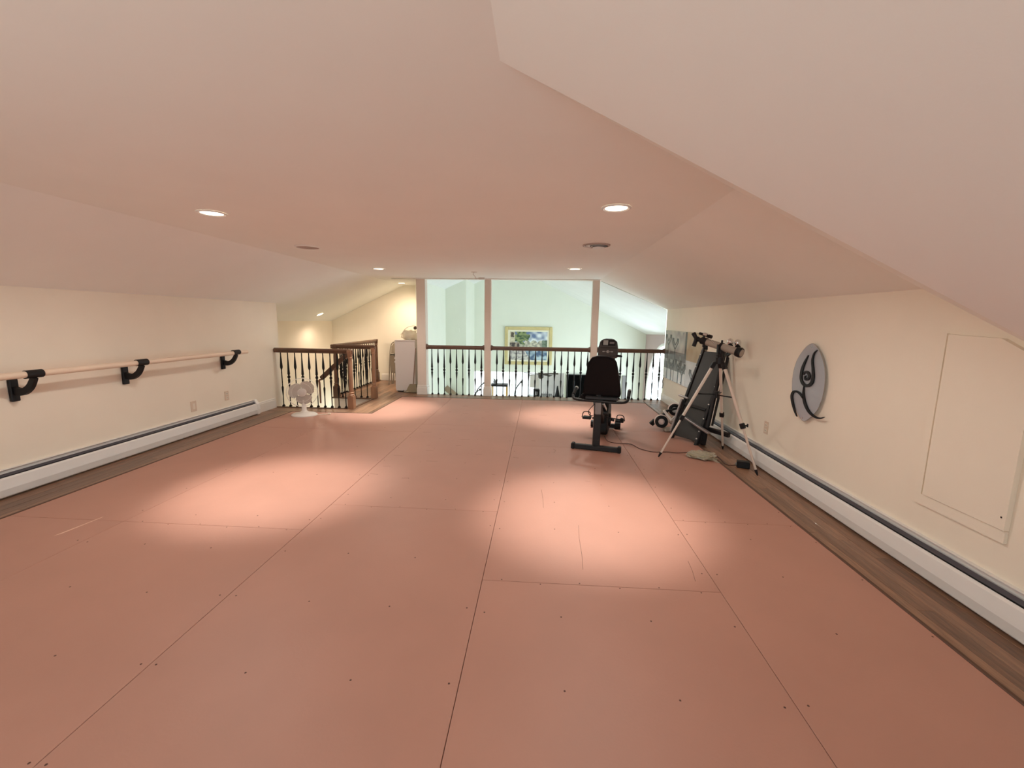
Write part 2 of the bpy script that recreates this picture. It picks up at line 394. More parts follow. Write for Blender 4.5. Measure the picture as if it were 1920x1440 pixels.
# ------------------------------------------------------------------ floor: slab + planks + painted sheets
bm = B()
box(bm, (XL, YB, -.28), (XR, 6.14, -.014)); box(bm, (-2.79, 6.14, -.28), (-2.2, 7.04, -.0141)); box(bm, (-2.2, 6.14, -.28), (XR, YE, -.0141))
box(bm, (-3.49, 7.04, -.28), (-2.2, 7.7, -.0141)); box(bm, (-3.49, 7.7, -.28), (-2.66, YBK, -.0141))
floor = struct('floor', bm, 'sub')
def plank(x0, x1, y0, y1, along):
    c = ((x0+x1)/2, (y0+y1)/2, -.007); bm = B()
    if along == 'y': box(bm, (-(x1-x0)/2+.0008, -(y1-y0)/2+.0008, -.007), ((x1-x0)/2-.0008, (y1-y0)/2-.0008, .007+random.uniform(-.0004, .0004)), .001)
    else: box(bm, (-(y1-y0)/2+.0008, -(x1-x0)/2+.0008, -.007), ((y1-y0)/2-.0008, (x1-x0)/2-.0008, .007+random.uniform(-.0004, .0004)), .001)
    o = obj('plank', bm, 'plank', floor); o.location = c
    if along == 'x': o.rotation_euler = (0, 0, -PI/2)
def rows(x0, x1, y0, y1, along, w=.083, lens=(.7, 1.7), clip=None):
    a0, a1 = (x0, x1) if along == 'y' else (y0, y1)
    n = max(1, round((a1-a0)/w)); w = (a1-a0)/n
    for i in range(n):
        u0, u1 = a0+i*w, a0+(i+1)*w
        s, e = (y0, y1) if along == 'y' else (x0, x1)
        if clip: e = min(e, clip(u1))
        t = s-random.uniform(0, lens[1]-.3)
        while t < e-.02:
            L = random.uniform(*lens); a, b = max(t, s), min(t+L, e)
            if e-b < .12: b = e; 
            if b-a > .05:
                if along == 'y': plank(u0, u1, a, b, 'y')
                else: plank(a, b, u0, u1, 'x')
            t = t+L if b < e else e
MX0, MX1 = -3.54, 1.79
rows(XL, MX0, 1.6, 5.84, 'y', lens=(.9, 2.0))
rows(MX1, XR, .6, 7.2, 'y', lens=(.9, 2.0))
rows(XL, -2.80, 5.84, 6.15, 'x')
rows(-2.80, -2.37, 5.84, 9.17, 'y', clip=lambda x: min(9.17, 7.70+(x+2.19)*-3.2+.0))
rows(-2.37, -2.20, 7.22, 7.72, 'y')
rows(-3.50, -2.80, 7.05, 9.17, 'y')
rows(-2.20, XR-.37, 7.22, 7.62, 'x')
rows(XR-.37, XR, 7.2, 7.62, 'x', lens=(.5, .9))
# remaining strips behind the camera, too near the camera foot to be seen
for x0, x1, y0, y1 in ((XL, MX0, YB, 1.6), (MX1, XR, YB, .6)): plank(x0, x1, y0, y1, 'y')
SH = .014
def sheet(x0, x1, y0, y1):
    bm = B(); g = .0012
    box(bm, (x0+g, y0+g, -.013), (x1-g, y1-g, SH), .0012)
    o = obj('painted_sheet', bm, 'mat', floor, origin=((x0+x1)/2, (y0+y1)/2, 0))
XA = -1.492
cols = [(MX0+.012, XA-1.22, [YB, .05, 2.49, 4.93, 5.83]), (XA-1.22, -2.37, [YB, .05, 2.49, 4.93, 5.83]), (XA-1.22, XA, None), (XA, XA+1.22, [YB, .43, 2.87, 5.31, 7.19]),
        (XA+1.22, XA+2.44, [YB, -.38, 2.06, 4.50, 6.94, 7.19]), (XA+2.44, MX1-.012, [YB, .41, 2.85, 5.29, 7.19])]
for x0, x1, ys in cols:
    if (x0, x1) == (XA-1.22, -2.37): continue
    if ys is None:
        for a, b in ((YB, .05), (.05, 2.49), (2.49, 4.93)): sheet(x0, x1, a, b)
        # sheet notched around the stair border
        bm = B(); g = .0012
        prism(bm, [(x0+g, 4.93+g, -.013), (x1-g, 4.93+g, -.013), (x1-g, 7.19, -.013), (-2.36, 7.19, -.013), (-2.36, 5.83, -.013), (x0+g, 5.83, -.013)], (0, 0, SH+.013))
        obj('painted_sheet', bm, 'mat', floor, origin=(-2, 6, 0)); continue
    for a, b in zip(ys, ys[1:]): sheet(x0, x1, a, b)
# thin dark edging round the sheets
for nm, a, b in (('l', (MX0-.008, YB, 0), (MX0+.012, 5.84, SH+.003)), ('f', (MX0-.008, 5.83, 0), (-2.36, 5.85, SH+.003)), ('s', (-2.38, 5.85, 0), (-2.36, 7.21, SH+.003)),
                 ('b', (-2.36, 7.19, 0), (MX1+.008, 7.21, SH+.003)), ('r', (MX1-.012, YB, 0), (MX1+.008, 7.19, SH+.003))):
    bm = B(); box(bm, a, b, .003); obj('edging_strip', bm, 'edge', floor)
bm = B()
def hole(x, y, r=.0045): cyl(bm, (x, y, SH), (x, y, SH+.0004), r, n=6)
for x in (XA-1.22, XA, XA+1.22, XA+2.44):
    y = 1.0
    while y < 7:
        if random.random() < .75: hole(x-.035+random.uniform(-.01, .01), y+random.uniform(-.02, .02))
        if random.random() < .75: hole(x+.035+random.uniform(-.01, .01), y+random.uniform(-.02, .02))
        if random.random() < .75 and x+.6 < MX1: hole(x+.4+random.uniform(-.02, .02), y+random.uniform(-.02, .02)); hole(x+.81, y+random.uniform(-.02, .02))
        y += .41
for (x0, x1, y) in ((XA-1.2, XA, 2.49), (XA, XA+1.22, 2.87), (XA+1.22, XA+2.44, 2.06), (XA+2.44, MX1, 2.85)):
    for k in range(6): hole(x0+(x1-x0)*(k+.5)/6, y-.012*(1 if k % 2 else -1), .004)
sc = obj('screw_heads', bm, 'screw', floor); sc['kind'] = 'stuff'
bm = B()   # pale scuff on the left, dark scratches in the middle
a, b = at(100, 1005, 2, SH), at(190, 970, 2, SH)
prism(bm, [a, a+Vector((.02, .03, 0)), b+Vector((.008, .01, 0)), b], (0, 0, .0006))
sc = obj('pale_scuff_mark', bm, 'scuff', floor)
bm = B()
for pl in ([(1015, 918), (1018, 935), (1019, 952)], [(1085, 985), (1086, 1010), (1091, 1040), (1093, 1068)], [(1290, 1052), (1298, 1070), (1304, 1090)], [(1038, 850), (1042, 845), (1037, 842)]):
    tube(bm, [at(x, y, 2, SH) for x, y in pl], .0009, 4)
for k in range(26):
    x, y = random.uniform(-1.6, .6), random.uniform(3.4, 6.6); L = random.uniform(.02, .12)
    tube(bm, [(x, y, SH), (x+L, y+random.uniform(-.02, .02), SH)], .0007, 4)
sc = obj('scratches', bm, 'screw', floor); sc['kind'] = 'stuff'
# stair well: fascias, steps
bm = B()
box(bm, (-3.49, 7.03, -1.6), (-2.8, 7.05, -.014)); box(bm, (-3.51, 7.05, -1.6), (-3.49, 9.2, -.014)); box(bm, (XL, 6.12, G0), (-2.8, 6.14, -.014)); 
struct('trim_1', bm, 'trimw')
bm = B()
box(bm, (-3.53, 7.005, -.012), (-2.8, 7.06, .012), .004); box(bm, (-3.53, 7.06, -.012), (-3.48, YBK-.03, .012), .004); box(bm, (XL+.001, 6.13, -.012), (-2.79, 6.17, .010), .003); box(bm, (-2.83, 6.17, -.012), (-2.79, 7.005, .010), .003)
struct('trim_2', bm, 'wood')
st = bpy.data.objects.new('staircase', None); C.objects.link(st); st.location = (-2.8, 6.6, -2.6); tag(st, 'wooden stair with white risers going down inside the dark iron railings', 'stairs')
for k in range(4):
    x1 = -2.83-.235*k; z = -.19*(k+1)
    bm = B(); box(bm, (x1-.25, 6.15, z-.03), (x1+.01, 7.02, z), .004); obj('tread', bm, 'newel', st)
    bm = B(); box(bm, (x1-.255, 6.15, z-.19), (x1-.24, 7.02, z-.03)); obj('riser', bm, 'trimw', st)
# ------------------------------------------------------------------ baseboards, beam
def bboard(name, a, b, n, h=.14):
    """a,b floor points; n inward normal"""
    a, b, n = Vector(a), Vector(b), Vector(n); bm = B()
    prof = [(0, 0), (.016, 0), (.016, h-.03), (.011, h-.022), (.011, h-.008), (.004, h), (0, h)]
    pts = [a+n*p[0]+Vector((0, 0, p[1])) for p in prof]
    prism(bm, pts, b-a); struct(name, bm, 'trimw')
bboard('baseboard_left', (XL+.001, 5.66, 0), (XL+.001, 6.12, 0), (1, 0, 0), .15)
bboard('baseboard_right', (XR-.001, 5.78, 0), (XR-.001, YE, 0), (-1, 0, 0), .13)
bboard('baseboard_back', (-3.47, YBK-.002, 0), (-2.66, YBK-.002, 0), (0, -1, 0), .15)
bm = B(); box(bm, (-2.21, 7.50, 2.045), (1.02, 7.66, 2.07), .004); struct('trim_3', bm, 'ceil')
# ------------------------------------------------------------------ posts of the balustrade
def post(x0, x1, label, beyond=0):
    cx = (x0+x1)/2; t = thing('column', label, 'column', (cx, 7.62, 0)); w = (x1-x0)/2
    bm = B(); box(bm, (cx-w, 7.55, .15), (cx+w, 7.55+2*w, 2.05), .003); obj('shaft', bm, 'beige' if not beyond else 'beige', t)
    bm = B(); box(bm, (cx-w-.015, 7.535, 0), (cx+w+.015, 7.565+2*w, .13), .003); box(bm, (cx-w-.008, 7.542, .13), (cx+w+.008, 7.558+2*w, .17), .006); obj('plinth', bm, 'trimw', t)
post(-2.19, -2.03, 'leftmost beige square post, wide, beside the white cabinet')
post(-.98, -.865, 'middle beige square post between two balustrade sections')
post(.885, 1.0, 'right beige square post standing behind the exercise bike')
# ------------------------------------------------------------------ balusters
def sq(bm, prof, n=4):
    lathe(bm, prof, n, Matrix.Rotation(PI/4, 4, 'Z'))
def bal_mesh(kind, H):
    bm = B(); r = .0078; f = H/.815
    if kind == 0:
        P = [(r, 0), (r, .28*f), (.018, .40*f), (.010, .42*f), (.021, .435*f), (.021, .455*f), (.010, .47*f), (.019, .49*f), (.015, .56*f), (r, .74*f), (r, H)]
    else:
        P = [(r, 0), (r, .16*f), (.015, .27*f), (.015, .29*f), (r, .31*f), (r, .55*f), (.019, .585*f), (.019, .61*f), (r, .76*f), (r, H)]
    lathe(bm, P, 8)
    lathe(bm, [(.024, 0), (.024, .008), (.012, .03)], 4, Matrix.Rotation(PI/4, 4, 'Z'))
    me = bpy.data.meshes.new('baluster'); bmesh.ops.recalc_face_normals(bm, faces=bm.faces[:]); bm.to_mesh(me); bm.free(); me.materials.append(M['iron'])
    for p in me.polygons: p.use_smooth = False
    return me
BM = [bal_mesh(0, .83), bal_mesh(1, .83)]
def balusters(t, pts, ph=0):
    tl = Vector(t.location)
    for i, p in enumerate(pts):
        o = bpy.data.objects.new('baluster', BM[(i+ph) % 2]); C.objects.link(o); o.parent = t; o.location = Vector(p)-tl
def handrail(t, p, q, name='handrail', w=.062, h=.078, m='wood'):
    bm = B(); bar(bm, p, q, w, h*.62, .012); 
    bar(bm, Vector(p)-Vector((0, 0, h*.42)), Vector(q)-Vector((0, 0, h*.42)), w*.6, h*.3, .003)
    obj(name, bm, m, t, smooth=True)
def rosette(t, x, y, z, s):
    bm = B(); cyl(bm, (x, y, z), (x+s*.022, y, z), .052, .044, 16); cyl(bm, (x+s*.02, y, z), (x+s*.034, y, z), .038, .036, 12); obj('rosette', bm, 'wood', t, smooth=True)
YR, ZRAIL = 7.585, .885
def section(x0, x1, label, xs, ph, group='balustrade sections along the loft edge'):
    t = thing('balustrade', label, 'railing', ((x0+x1)/2, YR, 0))
    handrail(t, (x0, YR, ZRAIL-.015), (x1, YR, ZRAIL-.015)); rosette(t, x0, YR, ZRAIL-.02, 1); rosette(t, x1, YR, ZRAIL-.02, -1)
    balusters(t, [(x, YR, 0) for x in xs], ph)
section(-2.025, -.985, 'left balustrade section with nine black iron balusters between the wide post and middle post', [-1.932+.1122*i for i in range(9)], 0)
section(-.86, .88, 'long middle balustrade section under a brown rail in front of the gold framed painting', [-.757+.1145*i for i in range(15)], 1)
section(1.005, 2.165, 'right balustrade section between the post behind the bike and the right wall', [1.085+.112*i for i in range(10)], 1)
# stair railings
def newel(t, x, y, top, m='newel'):
    bm = B(); s = .045
    box(bm, (x-s, y-s, 0), (x+s, y+s, .20), .003)
    lathe(bm, [(.044, .2), (.046, .215), (.034, .225), (.040, .245), (.030, .26), (.033, .28), (.030, top-.16), (.026, top-.12), (.036, top-.10), (.030, top-.085), (.038, top-.06), (.038, top-.03)], 16, Matrix.Translation((x, y, 0)))
    box(bm, (x-.035, y-.035, top-.035), (x+.035, y+.035, top+.01), .004)
    obj('newel_post', bm, m, t, smooth=True)
t = thing('stair_railing', 'nearest stair railing, from the left wall past the fan to a turned newel post', 'railing', (-3.3, 6.16, 0))
newel(t, -2.805, 6.17, .87); handrail(t, (XL+.005, 6.17, .875), (-2.76, 6.17, .875))
balusters(t, [(-3.87+.1085*i, 6.17, .01) for i in range(10)], 1)
t = thing('stair_railing', 'middle stair railing on the far side of the stairwell, between two newel posts', 'railing', (-3.1, 7.03, 0))
newel(t, -3.45, 7.03, .87, 'wood'); newel(t, -2.80, 7.05, .87); handrail(t, (-3.52, 7.03, .885), (-2.76, 7.04, .885))
balusters(t, [(-3.35+.108*i, 7.04, .012) for i in range(5)], 0)
t = thing('stair_railing', 'rear stair railing running back towards the wall beside the folding chair', 'railing', (-3.5, 8.1, 0))
handrail(t, (-3.5, 7.09, .885), (-3.5, 8.95, .885)); balusters(t, [(-3.5, 7.2+.108*i, .012) for i in range(16)], 1)
newel(t, -3.5, 8.99, .9, 'wood')
t = thing('stair_handrail', 'sloping brown handrail descending into the stairwell behind the fan', 'railing', (-2.9, 6.24, .7))
p, q = Vector((-2.86, 6.25, .84)), Vector((-3.30, 6.25, .44)); bm = B(); bar(bm, p, q, .06, .065, .01); obj('rail', bm, 'wood', t)
bm = B(); tube(bm, bez([q+Vector((.02, 0, -.01)), q+Vector((-.035, 0, -.03)), q+Vector((-.03, 0, -.10)), q+Vector((-.03, 0, -.38))], 5), .014, 8); obj('support_bar', bm, 'newel', t, smooth=True)
# ------------------------------------------------------------------ ballet barre on left wall
XB = -3.775; ZB = .915
t = thing('ballet_barre', 'long pale wooden ballet barre on black brackets along the left wall', 'barre', (XL, 3.8, ZB))
bm = B(); cyl(bm, (XB, -.6, ZB+.012), (XB, 5.30, ZB-.008), .025, n=18); obj('bar', bm, 'barre', t, smooth=True)
for y in (.2, 1.5, 2.94, 3.82, 5.10):
    bm = B()
    A = bez([(XL+.02, y, .785), (XL+.09, y, .775), (XL+.155, y, .815), (XB+.004, y, ZB-.028)], 6)
    for a, b in zip(A, A[1:]): pass
    n = len(A); W_ = [.030-.012*i/(n-1) for i in range(n)]
    up_, dn_ = [], []
    for i, pnt in enumerate(A):
        d = (A[min(i+1, n-1)]-A[max(i-1, 0)]).normalized(); nn = Vector((-d.z, 0, d.x)); up_.append(pnt+nn*W_[i]-Vector((0, .014, 0))); dn_.append(pnt-nn*W_[i]-Vector((0, .014, 0)))
    for i in range(n-1): prism(bm, [up_[i], up_[i+1], dn_[i+1], dn_[i]], (0, .028, 0))
    box(bm, (XL+.001, y-.028, .70), (XL+.028, y+.028, .87), .005)
    k = obj('bracket', bm, 'black', t)
    bm = B(); lathe(bm, [(.031, -.055), (.031, .055)], 16, Matrix.Translation((XB, y, ZB-.001)) @ Matrix.Rotation(PI/2, 4, 'X')); obj('clamp', bm, 'black', k, smooth=True)
# ------------------------------------------------------------------ heaters
def heater(xw, s, y0, y1, label):
    """s = inward direction (+1 from the left wall)"""
    t = thing('baseboard_heater', label, 'heater', (xw, (y0+y1)/2, 0))
    X = lambda d: xw+s*d
    bm = B(); prism(bm, [(X(.001), y0, .02), (X(.006), y0, .02), (X(.006), y0, .195), (X(.022), y0, .205), (X(.022), y0, .209), (X(.001), y0, .209)], (0, y1-y0, 0)); obj('back_panel', bm, 'white', t)
    bm = B(); prism(bm, [(X(.056), y0, .012), (X(.066), y0, .022), (X(.074), y0, .075), (X(.062), y0, .148), (X(.046), y0, .158), (X(.046), y0, .152), (X(.058), y0, .142), (X(.069), y0, .075), (X(.061), y0, .03), (X(.052), y0, .02)], (0, y1-y0, 0)); obj('front_cover', bm, 'white', t)
    bm = B(); prism(bm, [(X(.008), y0, .02), (X(.052), y0, .03), (X(.05), y0, .145), (X(.008), y0, .155)], (0, y1-y0, 0)); obj('fin_bank', bm, 'dark', t)
    bm = B(); prism(bm, [(X(.020), y0, .172), (X(.040), y0, .160), (X(.044), y0, .166), (X(.024), y0, .180)], (0, y1-y0, 0)); obj('damper', bm, 'fin', t)
    for y in (y0, y1-.05):
        bm = B(); prism(bm, [(X(.001), y, .004), (X(.070), y, .008), (X(.078), y, .075), (X(.066), y, .152), (X(.026), y, .213), (X(.001), y, .213)], (0, .05, 0)); obj('end_cap', bm, 'white', t)
heater(XL, 1, -2.2, 5.66, 'white baseboard heater along the foot of the left wall')
heater(XR, -1, -2.2, 5.76, 'white baseboard heater along the foot of the right wall')
# ------------------------------------------------------------------ outlets and plates
def outlet(x, s, y, z, label, kind='outlet', w=.07, h=.115, m='shade'):
    t = thing('wall_outlet' if kind == 'outlet' else 'wall_plate', label, kind, (x, y, z))
    bm = B(); box(bm, (x if s > 0 else x-.006, y-w/2, z-h/2), (x+.006 if s > 0 else x, y+w/2, z+h/2), .002); obj('plate', bm, m, t)
    for k in ((-1, 1) if kind == 'outlet' else (0,)):
        bm = B(); xx = x+s*.006; zz = z+k*.026
        if kind == 'outlet':
            box(bm, (min(xx, xx+s*.002), y-.017, zz-.015), (max(xx, xx+s*.002), y+.017, zz+.015), .001)
            o = obj('socket', bm, 'plast', t)
            bm = B(); xx += s*.002
            for dy in (-.007, .007): box(bm, (min(xx, xx+s*.0006), y+dy-.0015, zz-.006), (max(xx, xx+s*.0006), y+dy+.0015, zz+.006))
            obj('slots', bm, 'dark', o)
        else: box(bm, (min(xx, xx+s*.003), y-.017, zz-.033), (max(xx, xx+s*.003), y+.017, zz+.033), .001); obj('insert', bm, 'plast', t)
outlet(XL, 1, 4.60, .325, 'blank wall plate on left wall under the barre, nearer of the two plates', 'plate', .08, .12)
outlet(XL, 1, 5.13, .355, 'cream double outlet on left wall between the wall plate and the stair railing')
outlet(XR, -1, 4.12, .386, 'beige double outlet low on the right wall behind the telescope', h=.12)
# ------------------------------------------------------------------ access panel on right wall
t = thing('access_panel', 'cream painted access panel screwed to the right wall near the frame edge', 'panel', (XR, 2.2, .8))
bm = B(); prism(bm, [(XR-.0005, 1.99, .378), (XR-.0005, 2.475, .378), (XR-.0005, 2.475, .436), (XR-.0005, 1.99, .436)], (-.016, 0, 0)); prism(bm, [(XR-.0005, 2.432, .436), (XR-.0005, 2.475, .436), (XR-.0005, 2.475, 1.33), (XR-.0005, 2.432, 1.33)], (-.016, 0, 0)); obj('backing_frame', bm, 'wall', t)
bm = B(); prism(bm, [(XR-.0005, 1.99, .440), (XR-.0005, 2.415, .440), (XR-.0005, 2.415, 1.325), (XR-.0005, 2.15, 1.315), (XR-.0005, 1.99, 1.235)], (-.024, 0, 0)); obj('door_board', bm, 'wall', t)
for (px, py, xx) in ((1766, 632, .0), (1722, 905, .0), (1878, 970, .0225)):
    p = at(px, py, 0, XR-xx); bm = B(); cyl(bm, p, p-Vector((.002, 0, 0)), .0045, n=8); obj('screw', bm, 'screw', t)
# ------------------------------------------------------------------ glass oval wall art
t = thing('oval_wall_art', 'pointed oval frosted glass wall art with a black swirling dancer figure', 'wall art', (XR, 3.6, .9))
XG = XR-.03
def g(x, y, xx=XG): return at(1460+x/7.58, 620+y/7.58, 0, xx)
out = [(470, 185), (510, 195), (560, 260), (610, 370), (645, 500), (658, 650), (645, 820), (610, 980), (550, 1120), (470, 1215), (400, 1270), (360, 1285), (320, 1265), (270, 1180), (225, 1060), (195, 900), (190, 770), (200, 640), (225, 520), (270, 400), (340, 290), (410, 215)]
bm = B(); prism(bm, [g(*p) for p in out], (.006, 0, 0)); obj('glass_plate', bm, 'glassart', t)
bm = B(); tube(bm, [g(*p)+Vector((.002, 0, 0)) for p in bez([(x, y, 0) for x, y in out+[out[0]]], 3) for p in [(p.x, p.y)]][:-1], .0025, 5, closed=True); obj('rim', bm, 'glassedge', t)
for c in ((475, 228), (335, 1240)):
    bm = B(); q = g(*c); cyl(bm, q+Vector((.03, 0, 0)), q-Vector((.003, 0, 0)), .008, n=10); obj('standoff', bm, 'chrome', t)
def stroke(pts, ws, name):
    P = bez([(x, y, 0) for x, y in pts], 7); n = len(P); L, Rr = [], []
    for i, p in enumerate(P):
        d = (P[min(i+1, n-1)]-P[max(i-1, 0)]).normalized(); f = i/(n-1)*(len(ws)-1); k = min(int(f), len(ws)-2); w = ws[k]+(ws[k+1]-ws[k])*(f-k)
        L.append(g(p.x-d.y*w/2, p.y+d.x*w/2, XG-.012)); Rr.append(g(p.x+d.y*w/2, p.y-d.x*w/2, XG-.012))
    bm = B()
    A = [[bm.verts.new(v) for v in s] for s in (L, Rr, [v+Vector((.008, 0, 0)) for v in L], [v+Vector((.008, 0, 0)) for v in Rr])]
    for i in range(n-1):
        bm.faces.new((A[0][i], A[0][i+1], A[1][i+1], A[1][i])); bm.faces.new((A[2][i], A[3][i], A[3][i+1], A[2][i+1]))
        bm.faces.new((A[0][i], A[2][i], A[2][i+1], A[0][i+1])); bm.faces.new((A[1][i], A[1][i+1], A[3][i+1], A[3][i]))
    for i in (0, n-1): bm.faces.new((A[0][i], A[1][i], A[3][i], A[2][i]))
    obj(name, bm, 'black', t)
stroke([(416, 350), (365, 450), (325, 560), (312, 680), (345, 760), (400, 782), (455, 750), (482, 660), (480, 540), (472, 420), (500, 320), (543, 275)], [6, 26, 34, 32, 36, 40, 42, 36, 30, 24, 16, 5], 'arms_stroke')
stroke([(345, 625), (370, 590), (405, 590), (428, 640), (410, 690), (375, 690), (368, 655), (385, 640)], [8, 26, 32, 34, 30, 26, 16, 8], 'head_spiral')
stroke([(352, 790), (345, 870), (350, 960), (375, 1060), (430, 1160), (510, 1225), (580, 1245), (645, 1228)], [6, 22, 34, 34, 32, 28, 22, 5], 'body_stroke')
stroke([(345, 960), (290, 890), (235, 862), (195, 880), (180, 940), (195, 1040), (222, 1140), (252, 1220)], [28, 26, 26, 30, 30, 28, 22, 5], 'leg_stroke')
# ------------------------------------------------------------------ painted pictures (flat prints)
def printed(name, parent, P, nu, nv, fn, m, flip=False):
    """P(u,v) -> point; fn(u,v) -> colour"""
    me = bpy.data.meshes.new(name)
    V = [tuple(P(i/nu, j/nv)-world(parent)) for j in range(nv+1) for i in range(nu+1)]
    Fc = []; cols_ = []
    for j in range(nv):
        for i in range(nu):
            a = j*(nu+1)+i; f = (a, a+1, a+nu+2, a+nu+1); Fc.append(f[::-1] if flip else f); cols_.append(fn((i+.5)/nu, (j+.5)/nv))
    me.from_pydata(V, [], Fc); me.materials.append(M[m])
    ca = me.color_attributes.new('Col', 'FLOAT_COLOR', 'CORNER'); k = 0
    for c in cols_:
        for _ in range(4): ca.data[k].color = (*c, 1); k += 1
    o = bpy.data.objects.new(name, me); C.objects.link(o); o.parent = parent
    return o
from mathutils import noise
def nz(u, v, s, o=0): return noise.noise(Vector((u*s+o, v*s, o*.37)))
def mix(a, b, t): t = max(0, min(1, t)); return tuple(x*(1-t)+y*t for x, y in zip(a, b))
def harbour(u, v):
    u = u+.004*math.sin(v*60); v = v+.004*math.sin(u*70)      # u right, v up; painting of a waterside street
    n = nz(u, v, 7); n2 = nz(u, v, 15, 3)
    sky = mix((.14, .20, .36), (.74, .80, .84), .25+(1-v)*1.5+n*1.1)
    c = sky
    if v < .62+.08*abs(math.sin(u*17)) and u > .2: c = mix((.62, .60, .48), (.30, .30, .26), .5+n2*1.6)                     # far houses
    if v < .70 and u > .86: c = mix((.10, .14, .10), (.2, .26, .2), .5+n2)
    if ((u-.32)/.22)**2+((v-.82)/.26)**2 < 1+n*1.2: c = mix((.05, .10, .05), (.26, .32, .14), .5+n2*1.8)                     # tree
    if u < .14: c = mix((.70, .66, .50), (.5, .45, .34), .5+n2)
    if u < .11 and .80 < v < .97 and u > .03: c = (.10, .08, .06)
    if u < .26 and .40 < v < .62: c = mix((.06, .05, .05), (.36, .30, .24), .3+n2*2)
    if v < .42:
        water = mix((.07, .12, .22), (.45, .58, .66), .40+n*1.2+n2*.5)
        stone = mix((.62, .60, .56), (.28, .26, .28), .35+n2*1.7)
        c = water if u > .36+.5*(.42-v) or (v > .32 and u > .45) else stone
    if .38 < v < .46 and .3 < u < .8 and n2 > -.05: c = mix((.12, .08, .07), (.5, .3, .25), n+.3)
    return c
t = thing('framed_painting', 'gold framed waterside street painting on the great room far wall', 'painting', (-.37, 13.5, .55))
x0, x1, z0, z1 = -1.10, .385, -.035, 1.15
for nm, a, b in (('frame_side', (x0, z0), (x0+.10, z1)), ('frame_side', (x1-.10, z0), (x1, z1)), ('frame_side', (x0+.10, z1-.10), (x1-.10, z1)), ('frame_side', (x0+.10, z0), (x1-.10, z0+.10))):
    bm = B(); box(bm, (a[0], 13.44, a[1]), (b[0], 13.498, b[1]), .012); obj(nm, bm, 'gold', t)
bm = B(); box(bm, (x0+.09, 13.465, z0+.09), (x1-.09, 13.49, z1-.09)); obj('liner', bm, 'linen', t)
printed('canvas', t, lambda u, v: Vector((x0+.155+u*(x1-x0-.31), 13.462, z0+.15+v*(z1-z0-.30))), 112, 84, harbour, 'print')
def deer(u, v):     # u along wall from far edge (0) to near edge (1), v up
    n = nz(u*2, v, 6); n2 = nz(u*2, v, 20, 5)
    if u < .60:
        c = mix((.30, .29, .27), (.50, .48, .44), .6+n) if v > .55 else mix((.20, .20, .20), (.38, .38, .36), .4+n+.6*n2)
        if .42 < v < .60 and n > -.3: c = mix(c, (.10, .09, .085), .75)
        if .22 < v < .36: c = mix(c, (.12, .12, .115), .6)
        if v < .22: c = mix((.55, .57, .55), (.68, .70, .68), .5+n)  # bright reflection at the foot of the glass, painted into the print
        if u > .55 and v > .5: c = (.10, .095, .09)
    elif v > .48: c = mix((.46, .37, .25), (.34, .24, .14), .3+n*.8+(.75-v))
    else: c = mix((.58, .60, .60), (.42, .43, .43), .4+n)
    stems = ((.10, .92), (.30, .86), (.22, .42), (.42, .45), (.52, .40), (.78, .34))
    for sx, top in stems:
        if abs(u-sx) < .013 and v < top-.22: c = (.05, .045, .045)
        for sg in (-1, 1):
            for k, (h, rch) in enumerate(((.22, .075), (.14, .05))):
                yb = top-h; dv = v-yb
                if 0 < dv < h and abs((u-sx)-sg*rch*min(1, dv/h*1.6)**1.0) < .014: c = (.06, .045, .04)
    return c
t = thing('glass_print', 'large unframed glass print of bare antler-like trees on the right wall behind the telescope', 'picture', (XR, 6.65, .83))
XP = XR-.02; ya, yb, zb, zt = 7.53, 5.72, .425, 1.225
bm = B(); box(bm, (XP, yb, zb), (XP+.006, ya, zt)); obj('glass_plate', bm, 'lgrey', t)
printed('picture_layer', t, lambda u, v: Vector((XP-.0008, ya+(yb-ya)*u, zb+(zt-zb)*v)), 110, 64, deer, 'printg')
for y in (ya-.04, (ya+yb)/2, yb+.04):
    for z in (zb+.03, zt-.03): bm = B(); cyl(bm, (XR, y, z), (XP-.006, y, z), .012, n=10); obj('standoff', bm, 'steel', t, smooth=True)
bm = B(); tube(bm, bez([(XR-.006, 7.57, .40), (XR-.012, 7.58, .34), (XR-.006, 7.565, .28), (XR-.012, 7.58, .22)], 5), .008, 6)
tag(obj('hanging_charm', bm, 'greyp'), 'small dark dangling charm low at the far corner of the glass print', 'ornament')
# ------------------------------------------------------------------ ceiling fittings
def downlight(p, label, n=(0, 0, -1), lit=True, r=.085, group=None, spot=0, wide=0, aim=(0, 0, -1), size=54, col=LAMP_COL):
    p = Vector(p); n = Vector(n).normalized(); t = thing('recessed_downlight', label, 'ceiling light', p, group)
    Q = Matrix.Translation(p) @ orient(n)
    bm = B(); lathe(bm, [(r*.80, -.004), (r*.80, .004), (r*.95, .009), (r*1.08, .004), (r*1.08, .0005)], 28, Q, cap=False); obj('trim_ring', bm, 'white', t, smooth=True)
    bm = B(); lathe(bm, [(r*.80, -.002), (r*.80, .003)], 28, Q); obj('lens', bm, 'lens' if lit else 'greyp', t)
    if spot:
        l = bpy.data.lights.new('lamp_beam', 'SPOT'); l.energy = spot; l.color = col; l.spot_size = math.radians(size); l.spot_blend = .9; l.shadow_soft_size = .05
        o = bpy.data.objects.new('lamp_beam', l); C.objects.link(o); o.parent = t; o.location = n*.02; o.rotation_euler = Vector(aim).to_track_quat('-Z', 'Y').to_euler()
    if wide:
        l = bpy.data.lights.new('lamp_glow', 'SPOT'); l.energy = wide; l.color = col; l.spot_size = math.radians(165); l.spot_blend = .6; l.shadow_soft_size = .06
        o = bpy.data.objects.new('lamp_glow', l); C.objects.link(o); o.parent = t; o.location = n*.02; o.rotation_euler = n.to_track_quat('-Z', 'Y').to_euler()
    return t
